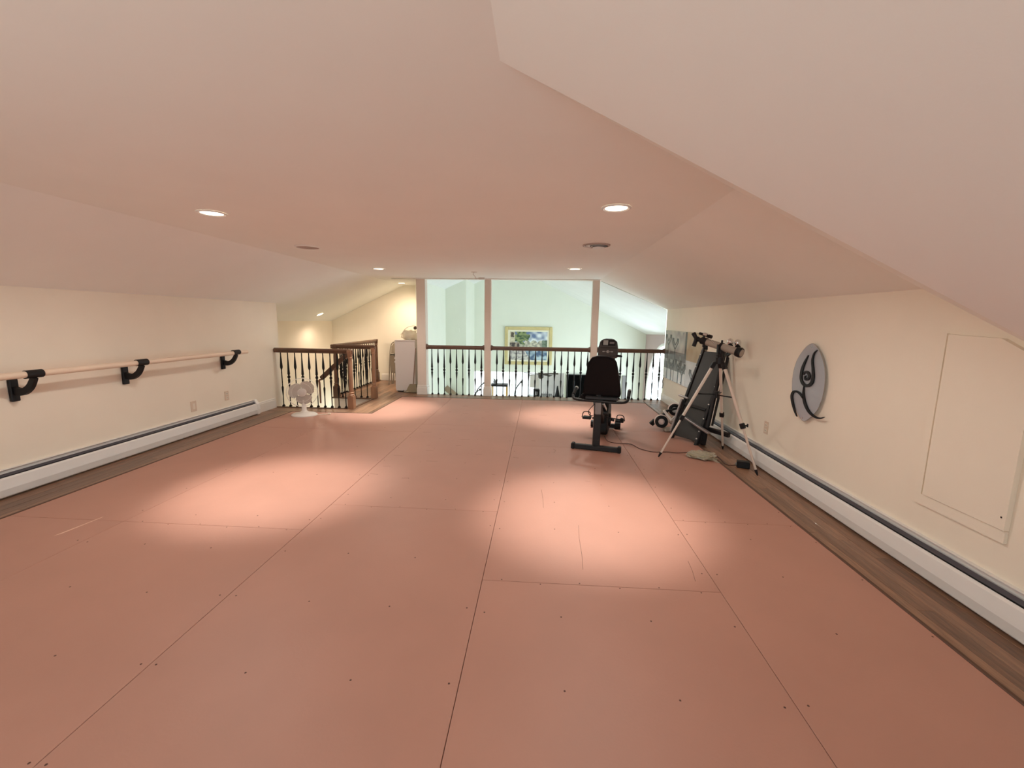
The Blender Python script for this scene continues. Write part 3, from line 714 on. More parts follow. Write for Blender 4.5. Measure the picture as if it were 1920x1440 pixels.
Zc = ZF-.0005
downlight((-2.26, 2.93, Zc), 'near left lit downlight in the ceiling above the barre side', spot=SPOT_W, wide=WIDE_W, aim=(.1, .1, -1))
downlight((.45, 2.81, Zc), 'near right lit downlight in the ceiling beside the sloping ceiling', spot=SPOT_W, wide=WIDE_W, aim=(-.02, .06, -1))
downlight((-2.32, 6.15, Zc), 'far left lit downlight in the ceiling in front of the stair railings', spot=SPOT_W, wide=WIDE_W)
downlight((.45, 6.0, Zc), 'far right lit downlight in the ceiling before the right post', spot=SPOT_W, wide=WIDE_W)
downlight((-2.79, 8.62, Zc), 'lit downlight at the top of the stair area ceiling beside the wide post', spot=60, wide=34, size=130, col=(1, .78, .57))
sn = Vector((.48, 0, -1)).normalized()
downlight(Vector((-4.27, 8.16, zl(-4.27)-.001)), 'small lit downlight low on the sloping ceiling over the stairs', n=sn, r=.075, spot=8, wide=26, size=150, aim=(.2, .2, -1), col=(1, .76, .58))
for x, y, lb in ((-2.26, -.3, 'added unseen downlight behind the camera over the barre side'), (-.9, .2, 'added unseen downlight almost straight above the camera')):
    downlight((x, y, Zc), lb, spot=REAR_W if y < 0 and x < -2 else 0, wide=4)  # both downlights are added out of view to light the near ceiling
for px, py in ((1192, 583), (1153, 586)):
    nrm = Vector((-.46, 0, -1)).normalized()
    q = Vector((2.12, 9.9, 0)) if px == 1192 else Vector((2.05, 12.3, 0))
    zz = lambda x, y: 2.06-(x-1)*((2.06-(1.14+(.976-1.14)*(y-7.6)/5.9))/2.26)
    q.z = zz(q.x, q.y)-.003
    downlight(q, ('nearer' if px == 1192 else 'farther')+' unlit grey downlight on the great room sloping ceiling', n=nrm, lit=False, r=.08)
t = thing('added_uplighter', 'added small white uplighter behind the camera, brightening the near ceiling', 'floor lamp', (-1.2, -1.1, SH))  # added lamp, unseen, throwing light up onto the near ceiling
bm = B(); lathe(bm, [(.10, 0), (.10, .02), (.075, .03), (.085, .22), (.095, .225), (.09, .20), (.02, .06)], 24, Matrix.Translation((-1.2, -1.1, SH)), cap=False); obj('housing', bm, 'white', t, smooth=True)
bm = B(); lathe(bm, [(.001, .0), (.07, .0)], 20, Matrix.Translation((-1.2, -1.1, SH+.17)), cap=False); obj('bulb_glass', bm, 'lens', t)
l = bpy.data.lights.new('ceiling_fill', 'SPOT'); l.energy = 76; l.color = (.86, 1, .93); l.spot_size = math.radians(165); l.spot_blend = 1; l.shadow_soft_size = .06
o = bpy.data.objects.new('ceiling_fill', l); C.objects.link(o); o.parent = t; o.location = (0, 0, .235); o.rotation_euler = (PI, 0, 0)
# speakers
t = thing('ceiling_speaker', 'round taupe ceiling speaker left of centre in the flat ceiling', 'speaker', (-2.35, 4.32, ZF))
bm = B(); lathe(bm, [(.0, .006), (.105, .006), (.108, .003)], 32, Matrix.Translation((-2.35, 4.32, ZF-.001)) @ Matrix.Rotation(PI, 4, 'X'), cap=False); obj('grille', bm, 'spk', t, smooth=True)
bm = B(); lathe(bm, [(.106, .002), (.108, .010), (.122, .006), (.124, .0)], 32, Matrix.Translation((-2.35, 4.32, ZF-.001)) @ Matrix.Rotation(PI, 4, 'X'), cap=False); obj('rim', bm, 'ceil', t, smooth=True)
c = Vector((.50, 4.15, ZF)); t = thing('ceiling_speaker', 'round ceiling speaker on the right with its white grille hanging loose', 'speaker', c)
bm = B(); lathe(bm, [(.105, .0), (.108, .012), (.125, .008), (.127, .0)], 32, Matrix.Translation(c) @ Matrix.Rotation(PI, 4, 'X'), cap=False); obj('rim', bm, 'spk', t, smooth=True)
bm = B(); lathe(bm, [(.0, .002), (.10, .004)], 32, Matrix.Translation(c) @ Matrix.Rotation(PI, 4, 'X'), cap=False); obj('cone', bm, 'white', t, smooth=True)
bm = B(); lathe(bm, [(.062, 0), (.064, .01), (.078, .012), (.08, 0)], 28, Matrix.Translation(c+Vector((.02, -.0, -.006))) @ Matrix.Rotation(PI+.1, 4, 'X'), cap=False); obj('surround', bm, 'greyp', t, smooth=True)
bm = B(); lathe(bm, [(.0, -.006), (.055, -.004), (.056, 0)], 28, Matrix.Translation(c+Vector((.02, 0, -.022))), cap=False); obj('woofer', bm, 'white', t, smooth=True)
bm = B(); tube(bm, bez([c+Vector((-.1, -.03, -.004)), c+Vector((-.11, -.035, -.02)), c+Vector((-.06, -.05, -.028)), c+Vector((-.03, -.04, -.008))], 4), .003, 5); obj('wire', bm, 'white', t)
# junction plate with a dangling wire, and small plate by the middle post
c = Vector((-1.0, 6.5, ZF)); t = thing('junction_plate', 'small round ceiling plate with a bent wire hanging from it', 'ceiling plate', c)
bm = B(); lathe(bm, [(.0, -.008), (.04, -.008), (.048, 0)], 20, Matrix.Translation(c), cap=False); obj('plate', bm, 'fang', t, smooth=True)
bm = B(); tube(bm, bez([c+Vector((-.005, 0, -.006)), c+Vector((-.015, 0, -.035)), c+Vector((.01, 0, -.06)), c+Vector((.03, 0, -.105))], 4), .005, 6); obj('wire', bm, 'fang', t)
bm = B(); box(bm, (-1.06, 7.36, ZF-.03), (-.95, 7.44, ZF-.001), .006); tag(obj('sensor_box', bm, 'fang'), 'tiny ceiling sensor box just in front of the middle post', 'sensor')
# ------------------------------------------------------------------ desk fan
fx, fy = -3.235, 5.62
t = thing('desk_fan', 'white three-bladed desk fan with wire guard by the stair railing', 'fan', (fx, fy, SH))
z = SH
bm = B(); lathe(bm, [(.160, 0), (.160, .012), (.14, .026), (.07, .040), (.045, .055), (.030, .07)], 28, Matrix.Translation((fx, fy, z)) @ Matrix.Diagonal((1.08, .9, 1, 1))); obj('base', bm, 'fanw', t, smooth=True)
bm = B(); lathe(bm, [(.034, .055), (.030, .12), (.028, .20), (.034, .22)], 20, Matrix.Translation((fx, fy, z))); obj('stem', bm, 'fanw', t, smooth=True)
fd = Vector((.42, -.90, .06)).normalized(); fc = Vector((fx+.0, fy-.03, z+.325))   # facing direction, hub centre
bm = B(); FM = Matrix.Translation(fc-fd*.13) @ orient(fd)
lathe(bm, [(.02, -.02), (.05, 0), (.062, .04), (.058, .09), (.04, .10)], 20, FM); k = obj('motor_housing', bm, 'fanw', t, smooth=True)
bm = B(); sphere(bm, fc-fd*.10-Vector((0, 0, .075)), .035); obj('tilt_joint', bm, 'fanw', t, smooth=True)
FO = Matrix.Translation(fc) @ orient(fd)
bm = B(); lathe(bm, [(.058, .008), (.055, .026), (.03, .036), (.001, .037)], 24, FO); obj('hub_cap', bm, 'fang', t, smooth=True)
for b_ in range(3):
    a0 = 2*PI*b_/3+.55; bm = B(); n1, n2_ = 7, 8; grid = []
    for i in range(n1):
        r = .03+.140*i/(n1-1); row = []
        half = (.45+.75*math.sin(PI*min(1, (i+.6)/(n1)))*.95)
        for j in range(n2_):
            s_ = j/(n2_-1)*2-1; a = a0+s_*half*(.9 if i < n1-1 else .62)+.25*(r/.17)
            row.append(bm.verts.new(FO @ Vector((r*math.cos(a), r*math.sin(a), -.004+.020*s_))))
        grid.append(row)
    for i in range(n1-1):
        for j in range(n2_-1): bm.faces.new((grid[i][j], grid[i][j+1], grid[i+1][j+1], grid[i+1][j]))
    bmesh.ops.solidify(bm, geom=bm.faces[:], thickness=.003)
    obj('blade', bm, 'fang', t, smooth=True)
bm = B()
circ = lambda r, zz: [FO @ Vector((r*math.cos(2*PI*k/40), r*math.sin(2*PI*k/40), zz)) for k in range(40)]
for r, zz in ((.195, 0), (.195, -.03), (.05, .045), (.125, .034), (.06, -.06)): tube(bm, circ(r, zz), .0022 if r < .16 else .0040, 5, closed=True)
obj('guard_ring', bm, 'fanw', t)
bm = B()
for k in range(36):
    a = 2*PI*k/36; u = Vector((math.cos(a), math.sin(a), 0))
    tube(bm, [FO @ (u*.05+Vector((0, 0, .045))), FO @ (u*.14+Vector((0, 0, .034))), FO @ (u*.195)], .0007, 3)
    tube(bm, [FO @ (u*.06+Vector((0, 0, -.06))), FO @ (u*.195+Vector((0, 0, -.03)))], .0007, 3)
o = obj('guard_wires', bm, 'fanw', t); o['kind'] = 'stuff'
bm = B(); tube(bm, bez([(fx+.11, fy+.0, z+.012), (fx+.2, fy+.02, z+.006), (fx+.30, fy+.08, z+.008)], 5), .005, 6); box(bm, (fx+.29, fy+.07, z), (fx+.33, fy+.10, z+.02), .004); obj('power_cord', bm, 'plast', t)
# ------------------------------------------------------------------ exercise bike
bx, by = .615, 4.42; hd = Vector((.25, 1.0, 0)).normalized(); sd = Vector((hd.y, -hd.x, 0))
def bp(f, s, z): return Vector((bx, by, SH))+hd*f+sd*s+Vector((0, 0, z))
t = thing('exercise_bike', 'black recumbent exercise bike seen from behind its seat', 'exercise bike', (bx, by, SH))
bm = B(); bar(bm, bp(0, -.25, .03), bp(0, .25, .03), .055, .05, .008); 
rf = obj('rear_foot', bm, 'steelp', t)
for s in (-.25, .25): bm = B(); bar(bm, bp(0, s-.03 if s > 0 else s-.01, .033), bp(0, s+.01 if s > 0 else s+.03, .033), .068, .066, .01); obj('foot_cap', bm, 'black', rf)
bm = B(); bar(bm, bp(0, 0, .05), bp(.03, 0, .56), .075, .05, .006); obj('rear_post', bm, 'steelp', t)
bm = B(); bar(bm, bp(.02, 0, .50), bp(.62, 0, .16), .06, .08, .006); bar(bm, bp(.55, 0, .17), bp(1.0, 0, .08), .06, .07, .006); obj('main_beam', bm, 'steelp', t)
bm = B(); bar(bm, bp(.06, .045, .50), bp(.50, .045, .34), .022, .035, .003); bar(bm, bp(.06, -.045, .50), bp(.50, -.045, .34), .022, .035, .003); obj('seat_rail', bm, 'chrome', t)
bm = B(); bar(bm, bp(1.03, -.16, .035), bp(1.03, .16, .035), .05, .05, .006)
ff = obj('front_foot', bm, 'steelp', t)
for s in (-.15, .15): bm = B(); cyl(bm, bp(1.03, s-.035, .045), bp(1.03, s+.035, .045), .045, n=14); obj('transport_wheel', bm, 'black', ff, smooth=True)
# drive housing
bm = B(); prof = [(.50, .08), (.55, .03), (.92, .04), (1.0, .10), (.99, .30), (.92, .45), (.80, .50), (.62, .46), (.52, .33)]
prism(bm, [bp(f, -.065, z) for f, z in prof], sd*.13); bmesh.ops.bevel(bm, geom=bm.edges[:], offset=.012, segments=2, affect='EDGES'); obj('drive_housing', bm, 'black', t, smooth=True)
for s in (-1, 1):
    bm = B(); cyl(bm, bp(.72, s*.06, .18), bp(.72, s*.085, .18), .075, n=20); d2 = Vector((0, 0, 1)) if s > 0 else Vector((0, 0, -1))
    e = bp(.72, s*.11, .18)+(hd*.95*s+Vector((0, 0, -.25*s))).normalized()*.15
    bar(bm, bp(.72, s*.09, .18), e, .016, .028, .003); k = obj('crank', bm, 'steelp', t)
    e2 = e+sd*s*.02; bm = B(); bar(bm, e2, e2+sd*s*.10, .09, .028, .006); p_ = obj('pedal', bm, 'black', k)
    bm = B(); tube(bm, bez([e2+sd*s*.02, e2+sd*s*.02+Vector((0, 0, .06))+hd*.02, e2+sd*s*.09+Vector((0, 0, .065)), e2+sd*s*.11+Vector((0, 0, .0))], 5), .006, 5); obj('pedal_strap', bm, 'black', k)
bm = B(); bar(bm, bp(.90, 0, .40), bp(.90, 0, 1.0), .05, .06, .006); obj('console_mast', bm, 'steelp', t)
# console
CM = Matrix.Translation(bp(.88, 0, 1.04)) @ Matrix((sd, hd, Vector((0, 0, 1)))).transposed().to_4x4() @ Matrix.Rotation(-.45, 4, 'X')
def cb(bm, pts, d): prism(bm, [CM @ Vector(p) for p in pts], (CM.to_3x3() @ Vector(d)))
bm = B(); cb(bm, [(-.115, 0, -.12), (.115, 0, -.12), (.12, 0, -.02), (.10, 0, .085), (.055, 0, .10), (.05, 0, .115), (-.05, 0, .115), (-.055, 0, .10), (-.10, 0, .085), (-.12, 0, -.02)], (0, .06, 0)); bmesh.ops.bevel(bm, geom=bm.edges[:], offset=.008, segments=2, affect='EDGES'); cn = obj('console', bm, 'greyp', t, smooth=True)
cn.data.materials.clear(); cn.data.materials.append(mat('dark_grey_console', (.055, .05, .05), .5))
bm = B(); cb(bm, [(-.075, -.004, .02), (.085, -.004, .02), (.085, -.004, .075), (.06, -.004, .09), (-.065, -.004, .09), (-.085, -.004, .06)], (0, .006, 0)); obj('console_bezel', bm, 'black', cn)
bm = B(); cb(bm, [(-.062, -.008, .025), (-.005, -.008, .025), (-.005, -.008, .085), (-.062, -.008, .085)], (0, .005, 0)); obj('display_screen', bm, 'lgrey', cn)
bm = B(); cb(bm, [(.015, -.008, .04), (.07, -.008, .04), (.07, -.008, .066), (.015, -.008, .066)], (0, .005, 0)); obj('display_strip', bm, 'greyp', cn)
bm = B(); cb(bm, [(-.09, -.003, -.012), (.10, -.003, -.012), (.10, -.003, -.006), (-.09, -.003, -.006)], (0, .005, 0)); obj('console_groove', bm, 'black', cn)
for dx, w, h in ((-.05, .026, .012), (0, .022, .034), (.05, .026, .012), (-.02, .01, .01), (.025, .01, .01)):
    bm = B(); cb(bm, [(dx-w/2, -.006, -.06-h/2), (dx+w/2, -.006, -.06-h/2), (dx+w/2, -.006, -.06+h/2), (dx-w/2, -.006, -.06+h/2)], (0, .008, 0)); obj('button', bm, 'lgrey', cn)
bm = B(); tube(bm, bez([bp(.88, -.02, .93), bp(.84, -.10, .91), bp(.72, -.12, .89)], 6), .014, 8); tube(bm, bez([bp(.88, .02, .94), bp(.84, .13, .94), bp(.80, .165, .94)], 6), .014, 8); obj('console_handlebar', bm, 'foam', t, smooth=True)
# seat back and seat
def slab(bm, outline, th, Mx, bev=.02):
    a = [bm.verts.new(Mx @ Vector((x, -th/2, z))) for x, z in outline]; b = [bm.verts.new(Mx @ Vector((x, th/2, z))) for x, z in outline]; n = len(a)
    f = [bm.faces.new(a), bm.faces.new(b[::-1])]+[bm.faces.new((a[i], b[i], b[(i+1) % n], a[(i+1) % n])) for i in range(n)]
    bmesh.ops.bevel(bm, geom=list({e for x in f[:2] for e in x.edges}), offset=bev, segments=3, affect='EDGES')
BMx = Matrix.Translation(bp(.06, .03, .58)) @ Matrix((sd, hd, Vector((0, 0, 1)))).transposed().to_4x4() @ Matrix.Rotation(.14, 4, 'X')
oo = [(-.185, 0), (.185, 0), (.195, .03), (.185, .12), (.16, .26), (.14, .36), (.11, .405), (.05, .425), (-.05, .425), (-.11, .405), (-.14, .36), (-.16, .26), (-.185, .12), (-.195, .03)]
bm = B(); slab(bm, oo, .075, BMx); obj('backrest', bm, 'vinyl', t, smooth=True)
bm = B(); prism(bm, [bp(.10, -.2, .575), bp(.10, .2, .575), bp(.42, .15, .60), bp(.45, 0, .605), bp(.42, -.15, .60)], (0, 0, -.065)); bmesh.ops.bevel(bm, geom=bm.edges[:], offset=.015, segments=2, affect='EDGES'); obj('seat', bm, 'vinyl', t, smooth=True)
bm = B(); bar(bm, bp(.02, -.13, .56), bp(.02, .20, .56), .05, .03, .004); bar(bm, bp(.03, .0, .53), bp(.05, .0, .62), .05, .02, .003); obj('seat_bracket', bm, 'steelp', t)
bm = B(); tube(bm, bez([bp(.30, -.27, .60), bp(.12, -.275, .575), bp(.03, -.25, .535), bp(-.0, -.15, .53), bp(-.01, 0, .53), bp(0, .16, .525), bp(.03, .27, .53), bp(.10, .30, .555), bp(.28, .30, .60)], 6), .014, 10); hb = obj('seat_handlebar', bm, 'steelp', t, smooth=True)
for s in (-.272, .30):
    bm = B(); cyl(bm, bp(.09, s, .565), bp(.27, s, .605), .019, n=12); obj('grip', bm, 'foam', hb, smooth=True)
    bm = B(); cyl(bm, bp(.27, s, .605), bp(.30, s, .612), .020, n=12); obj('grip_cap', bm, 'lgrey', hb, smooth=True)
bm = B(); cyl(bm, bp(.30, .05, .30), bp(.30, .23, .285), .007); sphere(bm, bp(.30, .235, .285), .022); obj('adjuster_lever', bm, 'black', t, smooth=True)
bm = B(); cyl(bm, bp(.05, .06, .40), bp(.05, .1, .40), .02); obj('post_knob', bm, 'black', t, smooth=True)
bm = B(); box(bm, (-.03, -.02, -.06), (.03, .02, .06), .004, Matrix.Translation(bp(-.035, .01, .46))); obj('cable_box', bm, 'greyp', t)
bm = B(); tube(bm, bez([bp(.0, -.03, .50), bp(-.02, -.09, .42), bp(.05, -.07, .36), bp(.2, -.03, .35)], 6), .004, 5); obj('pulse_wire', bm, 'black', t)
# power cord from bike to adapter box
pts = [(1133, 818), (1140, 828), (1160, 832), (1182, 833), (1200, 842), (1225, 848), (1250, 848), (1272, 850), (1297, 848), (1325, 846), (1347, 858), (1362, 872), (1386, 872)]
bm = B(); tube(bm, bez([at(x, y, 2, SH if i < 10 else .0)+Vector((0, 0, .004)) for i, (x, y) in enumerate(pts)], 5), .0036, 6); cord_mesh = obj('adapter_cord', bm, 'cord')
t = thing('power_adapter', 'black power adapter brick by the tripod foot, its thin cord running to the bike', 'adapter', (1.96, 4.06, 0))
cord_mesh.parent = t; cord_mesh.location = -Vector(t.location)
a = .5; Rm = Matrix.Translation((1.965, 4.07, .03)) @ Matrix.Rotation(-.35, 4, 'Z')
bm = B(); box(bm, (-.055, -.035, -.03), (.055, .035, .035), .007, Rm); obj('brick_body', bm, 'black', t)
bm = B(); box(bm, (-.065, -.012, -.012), (-.05, .012, .012), .003, Rm); obj('cord_socket', bm, 'greyp', t)
# ------------------------------------------------------------------ plastic bag of bits
t = thing('plastic_bag', 'crumpled clear plastic bag of khaki bits on the floor under the telescope', 'bag', (1.66, 4.3, SH))
def lump(bm, c, sx, sy, sz, amp, fr, seed, n=22):
    gme = sphere(bm, (0, 0, 0), 1, n=n)
    for v in gme:
        d = v.co.normalized(); k = 1+amp*noise.noise(d*fr+Vector((seed, 0, 0))); co_ = Vector((d.x*sx*k, d.y*sy*k, max(-sz*.35, d.z*sz*k)))
        v.co = Matrix.Rotation(-.5, 3, 'Z') @ co_
        v.co += Vector(c)
bm = B(); lump(bm, (1.655, 4.27, SH+.024), .115, .07, .04, .5, 2.4, 1); obj('contents', bm, 'bagin', t, smooth='all')
bm = B(); lump(bm, (1.655, 4.27, SH+.026), .135, .08, .048, .45, 2.6, 5, 26); obj('bag_skin', bm, 'bag', t, smooth=False)
bm = B(); prism(bm, [(1.73, 4.26, SH+.03), (1.77, 4.16, SH+.004), (1.815, 4.12, .003), (1.79, 4.11, .003), (1.74, 4.17, SH+.004), (1.70, 4.22, SH+.02)], (0, 0, .003)); prism(bm, [(1.60, 4.31, SH+.02), (1.53, 4.37, SH+.002), (1.52, 4.34, SH+.002), (1.58, 4.26, SH+.01)], (0, 0, .004)); obj('bag_flap', bm, 'bag', t)
# ------------------------------------------------------------------ folded bench leaning to the right wall
t = thing('folded_exercise_bench', 'folded black exercise bench frame leaning upright against the right wall', 'exercise bench', (1.7, 4.9, 0))
BL, BR = Vector((1.60, 5.02, .055)), Vector((1.765, 4.78, .055)); ln = Vector((.40, .34, .965)); TL, TR = BL+ln, BR+ln
nb = (BR-BL).cross(ln).normalized()
if nb.x > 0: nb = -nb
wd = (BR-BL).normalized(); ld = ln.normalized()
bm = B(); prism(bm, [BL, BR, TR, TL], -nb*.02); obj('board', bm, 'board', t)
for q0, nm in ((BL, 'side_rail'), (BR, 'side_rail')):
    s = -1 if q0 is BL else 1
    bm = B(); bar(bm, q0+wd*s*.02-ld*.09-nb*.01, q0+ln+wd*s*.02+ld*.02-nb*.01, .034, .05, .006, roll=nb); obj(nm, bm, 'steelp', t)
bm = B(); tube(bm, bez([TL-wd*.02, TL-wd*.02+ld*.05, TL+wd*.03+ld*.09, TR-wd*.03+ld*.09, TR+wd*.02+ld*.05, TR+wd*.02], 5), .014, 8); obj('top_hoop', bm, 'steelp', t, smooth=True)
for f in (.02, .10, .24, .40, .60, .76):
    q0 = BR+ln*f+wd*.018+nb*.02; bm = B(); cyl(bm, q0-nb*.006, q0+nb*.006, .007, n=8); obj('bolt', bm, 'white', t)
for f in (.95, .80, .62):
    q0 = TL-ln*(1-f)-wd*.02+nb*.02; bm = B(); cyl(bm, q0-nb*.006, q0+nb*.006, .006, n=8); obj('bolt', bm, 'white', t)
bm = B(); bar(bm, BL+ln*.36+nb*.012, BR+ln*.34+nb*.012, .03, .012, .002, roll=nb); obj('board_seam', bm, 'black', t)
bm = B(); bar(bm, BL+ln*.44-wd*.10+nb*.03, BL+ln*.42+wd*.04+nb*.03, .03, .02, .004); obj('foot_peg', bm, 'steel', t)
bm = B(); bar(bm, BL+ln*.40-wd*.035+nb*.035, BL+ln*.02-wd*.035+nb*.03, .022, .03, .004); obj('strut', bm, 'steel', t)
bm = B(); bar(bm, BR+ln*.20-wd*.18+nb*.05, BR+ln*.10+wd*.16+nb*.05, .045, .022, .004); k = obj('adjuster_plate', bm, 'steel', t)
for i in range(4):
    c = BR+ln*(.19-.02*i)+wd*(-.15+.06*i)+nb*.063; bm = B(); cyl(bm, c-nb*.002, c+nb*.002, .008, n=8); obj('pin_hole', bm, 'dark', k)
bm = B(); bar(bm, Vector((1.86, 4.82, .0)), Vector((1.90, 4.85, .28)), .055, .06, .006); obj('rear_foot', bm, 'black', t)
bm = B(); bar(bm, Vector((1.89, 4.80, .20)), Vector((2.10, 5.02, 1.08)), .03, .034, .004); bar(bm, Vector((1.95, 4.84, .22)), Vector((2.12, 4.98, .98)), .03, .034, .004); obj('rear_leg', bm, 'steelp', t)
bm = B(); bar(bm, Vector((1.92, 4.80, .22)), Vector((2.10, 4.98, 1.0)), .008, .012); obj('inner_bar', bm, 'chrome', t)
bm = B(); bar(bm, Vector((1.90, 4.86, .18)), Vector((2.06, 4.62, .17)), .04, .05, .006); obj('cross_foot', bm, 'black', t)
bm = B(); bar(bm, TR+ld*.05, Vector((2.12, 4.95, 1.10)), .03, .03, .004); bar(bm, TL+ld*.03-nb*.02, TL+ld*.13+Vector((-.02, 0, .02)), .035, .03, .004); obj('head_bracket', bm, 'steelp', t)
for c in (at(1369, 641, 1, 4.72), at(1383, 643, 1, 4.70)):
    bm = B(); sphere(bm, c, .034, (1, 1, 1.1)); obj('roller', bm, 'chrome', t, smooth=True)
    bm = B(); sphere(bm, c+Vector((-.008, -.03, -.045)), .028); obj('roller_cap', bm, 'foam', t, smooth=True)
bm = B(); bar(bm, Vector((2.04, 4.75, 1.05)), Vector((2.11, 4.82, 1.06)), .02, .02); bar(bm, Vector((2.08, 4.8, 1.05)), Vector((2.1, 4.95, 1.0)), .02, .02); obj('roller_axle', bm, 'steelp', t)
# ------------------------------------------------------------------ two-wheeled roller
t = thing('wheeled_trainer', 'small exercise gadget with two black ringed wheels and a white bar by the right baseboard', 'exercise gadget', (1.63, 5.55, 0))
wh = [at(1240, 790, 1, 5.36), at(1265, 768, 1, 5.62)]
for nm, c in enumerate(wh):
    ax = Vector((-.22, -1, .10)).normalized(); Q = Matrix.Translation(c) @ orient(ax)
    bm = B(); tube(bm, [Q @ Vector((.058*math.cos(2*PI*k/28), .058*math.sin(2*PI*k/28), .028)) for k in range(28)], .020, 8, closed=True); w = obj('wheel', bm, 'foam', t, smooth=True)
    bm = B(); lathe(bm, [(.05, -.05), (.082, -.04), (.086, -.01), (.07, .01)], 24, Q); obj('wheel_rim', bm, 'hub', w, smooth=True)
    bm = B(); lathe(bm, [(.042, .015), (.040, .03), (.02, .04), (.004, .041)], 6, Q); obj('hub', bm, 'hub' if nm == 0 else 'white', w)
bm = B(); bar(bm, at(1244, 769, 1, 5.30), at(1260, 789, 1, 5.24), .045, .02, .004); obj('cross_bar', bm, 'white', t)
bm = B(); bar(bm, at(1222, 797, 1, 5.45), at(1252, 770, 1, 5.52), .03, .03, .005); bar(bm, at(1252, 770, 1, 5.52), at(1272, 765, 1, 5.6), .025, .025, .004); obj('frame', bm, 'steelp', t)
bm = B(); bar(bm, at(1219, 795, 1, 5.45), at(1228, 787, 1, 5.45), .05, .035, .006); obj('handle_end', bm, 'black', t)
bm = B(); tube(bm, bez([at(1258, 788, 1, 5.2), at(1266, 780, 1, 5.2), at(1270, 783, 1, 5.2), at(1262, 796, 1, 5.2)], 5), .007, 6); obj('buckle_strap', bm, 'white', t)
bm = B(); box(bm, (-.12, -.05, 0), (.12, .05, .05), .018, Matrix.Translation((1.68, 5.33, SH)) @ Matrix.Rotation(.15, 4, 'Z')); obj('base_tray', bm, 'tube', t)
# ------------------------------------------------------------------ telescope on tripod
f1, f2, f3 = Vector((1.225, 4.27, SH)), Vector((2.0, 3.86, 0)), Vector((2.02, 4.66, 0))
ap = at(1349, 676, 1, 4.22)
t = thing('telescope', 'taupe refractor telescope on a silver tripod with spread legs', 'telescope', (ap.x, ap.y, 0))
for i, ft in enumerate((f1, f2, f3)):
    tp = ap+(ft-ap).normalized()*.05+Vector(((ft-ap).x, (ft-ap).y, 0)).normalized()*.03
    dd = (ft-tp).normalized(); L = (ft-tp).length
    bm = B(); bar(bm, tp, tp+dd*L*.56, .030 if i < 2 else .026, .024, .006); lg = obj('leg', bm, 'alu', t, smooth=True)
    bm = B(); bar(bm, tp+dd*L*.54, ft-dd*.05, .021, .017, .004); obj('lower_leg', bm, 'alu', lg)
    bm = B(); bar(bm, tp+dd*L*.535, tp+dd*L*.585, .042, .036, .005); cc = tp+dd*L*.56
    if i == 1: cyl(bm, cc, cc+Vector((.045, 0, .005)), .007); bar(bm, cc+Vector((.045, 0, -.01)), cc+Vector((.045, 0, .022)), .008, .02, .002)
    obj('leg_clamp', bm, 'black', lg)
    bm = B(); cyl(bm, ft-dd*.055, ft-dd*.02, .014, .010, 10); cyl(bm, ft-dd*.02, ft+dd*.0, .010, .004, 10); obj('foot_tip', bm, 'black', lg, smooth=True)
    mid = tp+dd*L*.30; hub = Vector((ap.x, ap.y, mid.z+.0)); bm = B(); bar(bm, hub, mid, .016, .010, .002); obj('spreader_arm', bm, 'black', t)
    bm = B(); bar(bm, tp-dd*.03, tp+dd*.035, .044, .038, .006); obj('leg_joint', bm, 'black', t)
bm = B(); cyl(bm, Vector((ap.x, ap.y, hub.z-.03)), Vector((ap.x, ap.y, hub.z+.035)), .018); obj('spreader_hub', bm, 'black', t, smooth=True)
bm = B(); cyl(bm, ap-Vector((0, 0, .03)), ap+Vector((0, 0, .03)), .040, .036, 16); cyl(bm, ap+Vector((0, 0, .02)), ap+Vector((0, 0, .10)), .024, .022, 12); obj('mount_head', bm, 'black', t, smooth=True)
T0, T1 = at(1324, 641, 1, 4.36), at(1384, 660, 1, 4.10)   # tube from eyepiece end to objective end
td = (T1-T0).normalized()
bm = B(); u_ = Vector((td.y, -td.x, 0)).normalized()
for s in (-1, 1): bar(bm, ap+Vector((0, 0, .05))+u_*s*.042, ap+Vector((0, 0, .155))+u_*s*.042, .014, .034, .003)
bar(bm, ap+Vector((0, 0, .055))-u_*.045, ap+Vector((0, 0, .055))+u_*.045, .03, .03, .004); obj('yoke', bm, 'black', t)
bm = B(); cyl(bm, T0, T1, .034, .036, 22); tb = obj('optical_tube', bm, 'tube', t, smooth=True)
bm = B(); cyl(bm, T1-td*.012, T1+td*.022, .044, .048, 22); cyl(bm, T1+td*.02, T1+td*.034, .048, .044, 22); obj('dew_shield', bm, 'black', tb, smooth=True)
bm = B(); cyl(bm, T0-td*.05, T0+td*.012, .036, .037, 20); cyl(bm, T0-td*.09, T0-td*.045, .022, n=14); sphere(bm, T0-td*.02-Vector((0, 0, .045)), .018); obj('focuser', bm, 'black', tb, smooth=True)
bm = B(); cyl(bm, T1+td*.03, T1+td*.037, .034, n=20); obj('objective_cap', bm, 'tube', tb, smooth=True)
e0 = T0-td*.09; bm = B(); cyl(bm, e0, e0-td*.03+Vector((0, 0, .0)), .026); cyl(bm, e0-td*.02, e0-td*.03+Vector((-.02, -.02, -.075)), .020, n=12); cyl(bm, e0-td*.02, e0-td*.06+Vector((0, 0, .045)), .018, .022, 12); obj('star_diagonal', bm, 'black', tb, smooth=True)
f0 = T0+Vector((0, 0, .062))-td*.03; bm = B(); cyl(bm, f0-td*.05, f0+td*.06, .013); cyl(bm, f0+td*.055, f0+td*.085, .018, n=12); bar(bm, f0, f0-Vector((0, 0, .04)), .012, .03); obj('finder_scope', bm, 'black', tb, smooth=True)
bm = B(); cyl(bm, f0+td*.0+Vector((.0, 0, .004)), f0+td*.04+Vector((0, 0, .004)), .019, n=12); obj('finder_ring', bm, 'chrome', tb, smooth=True)
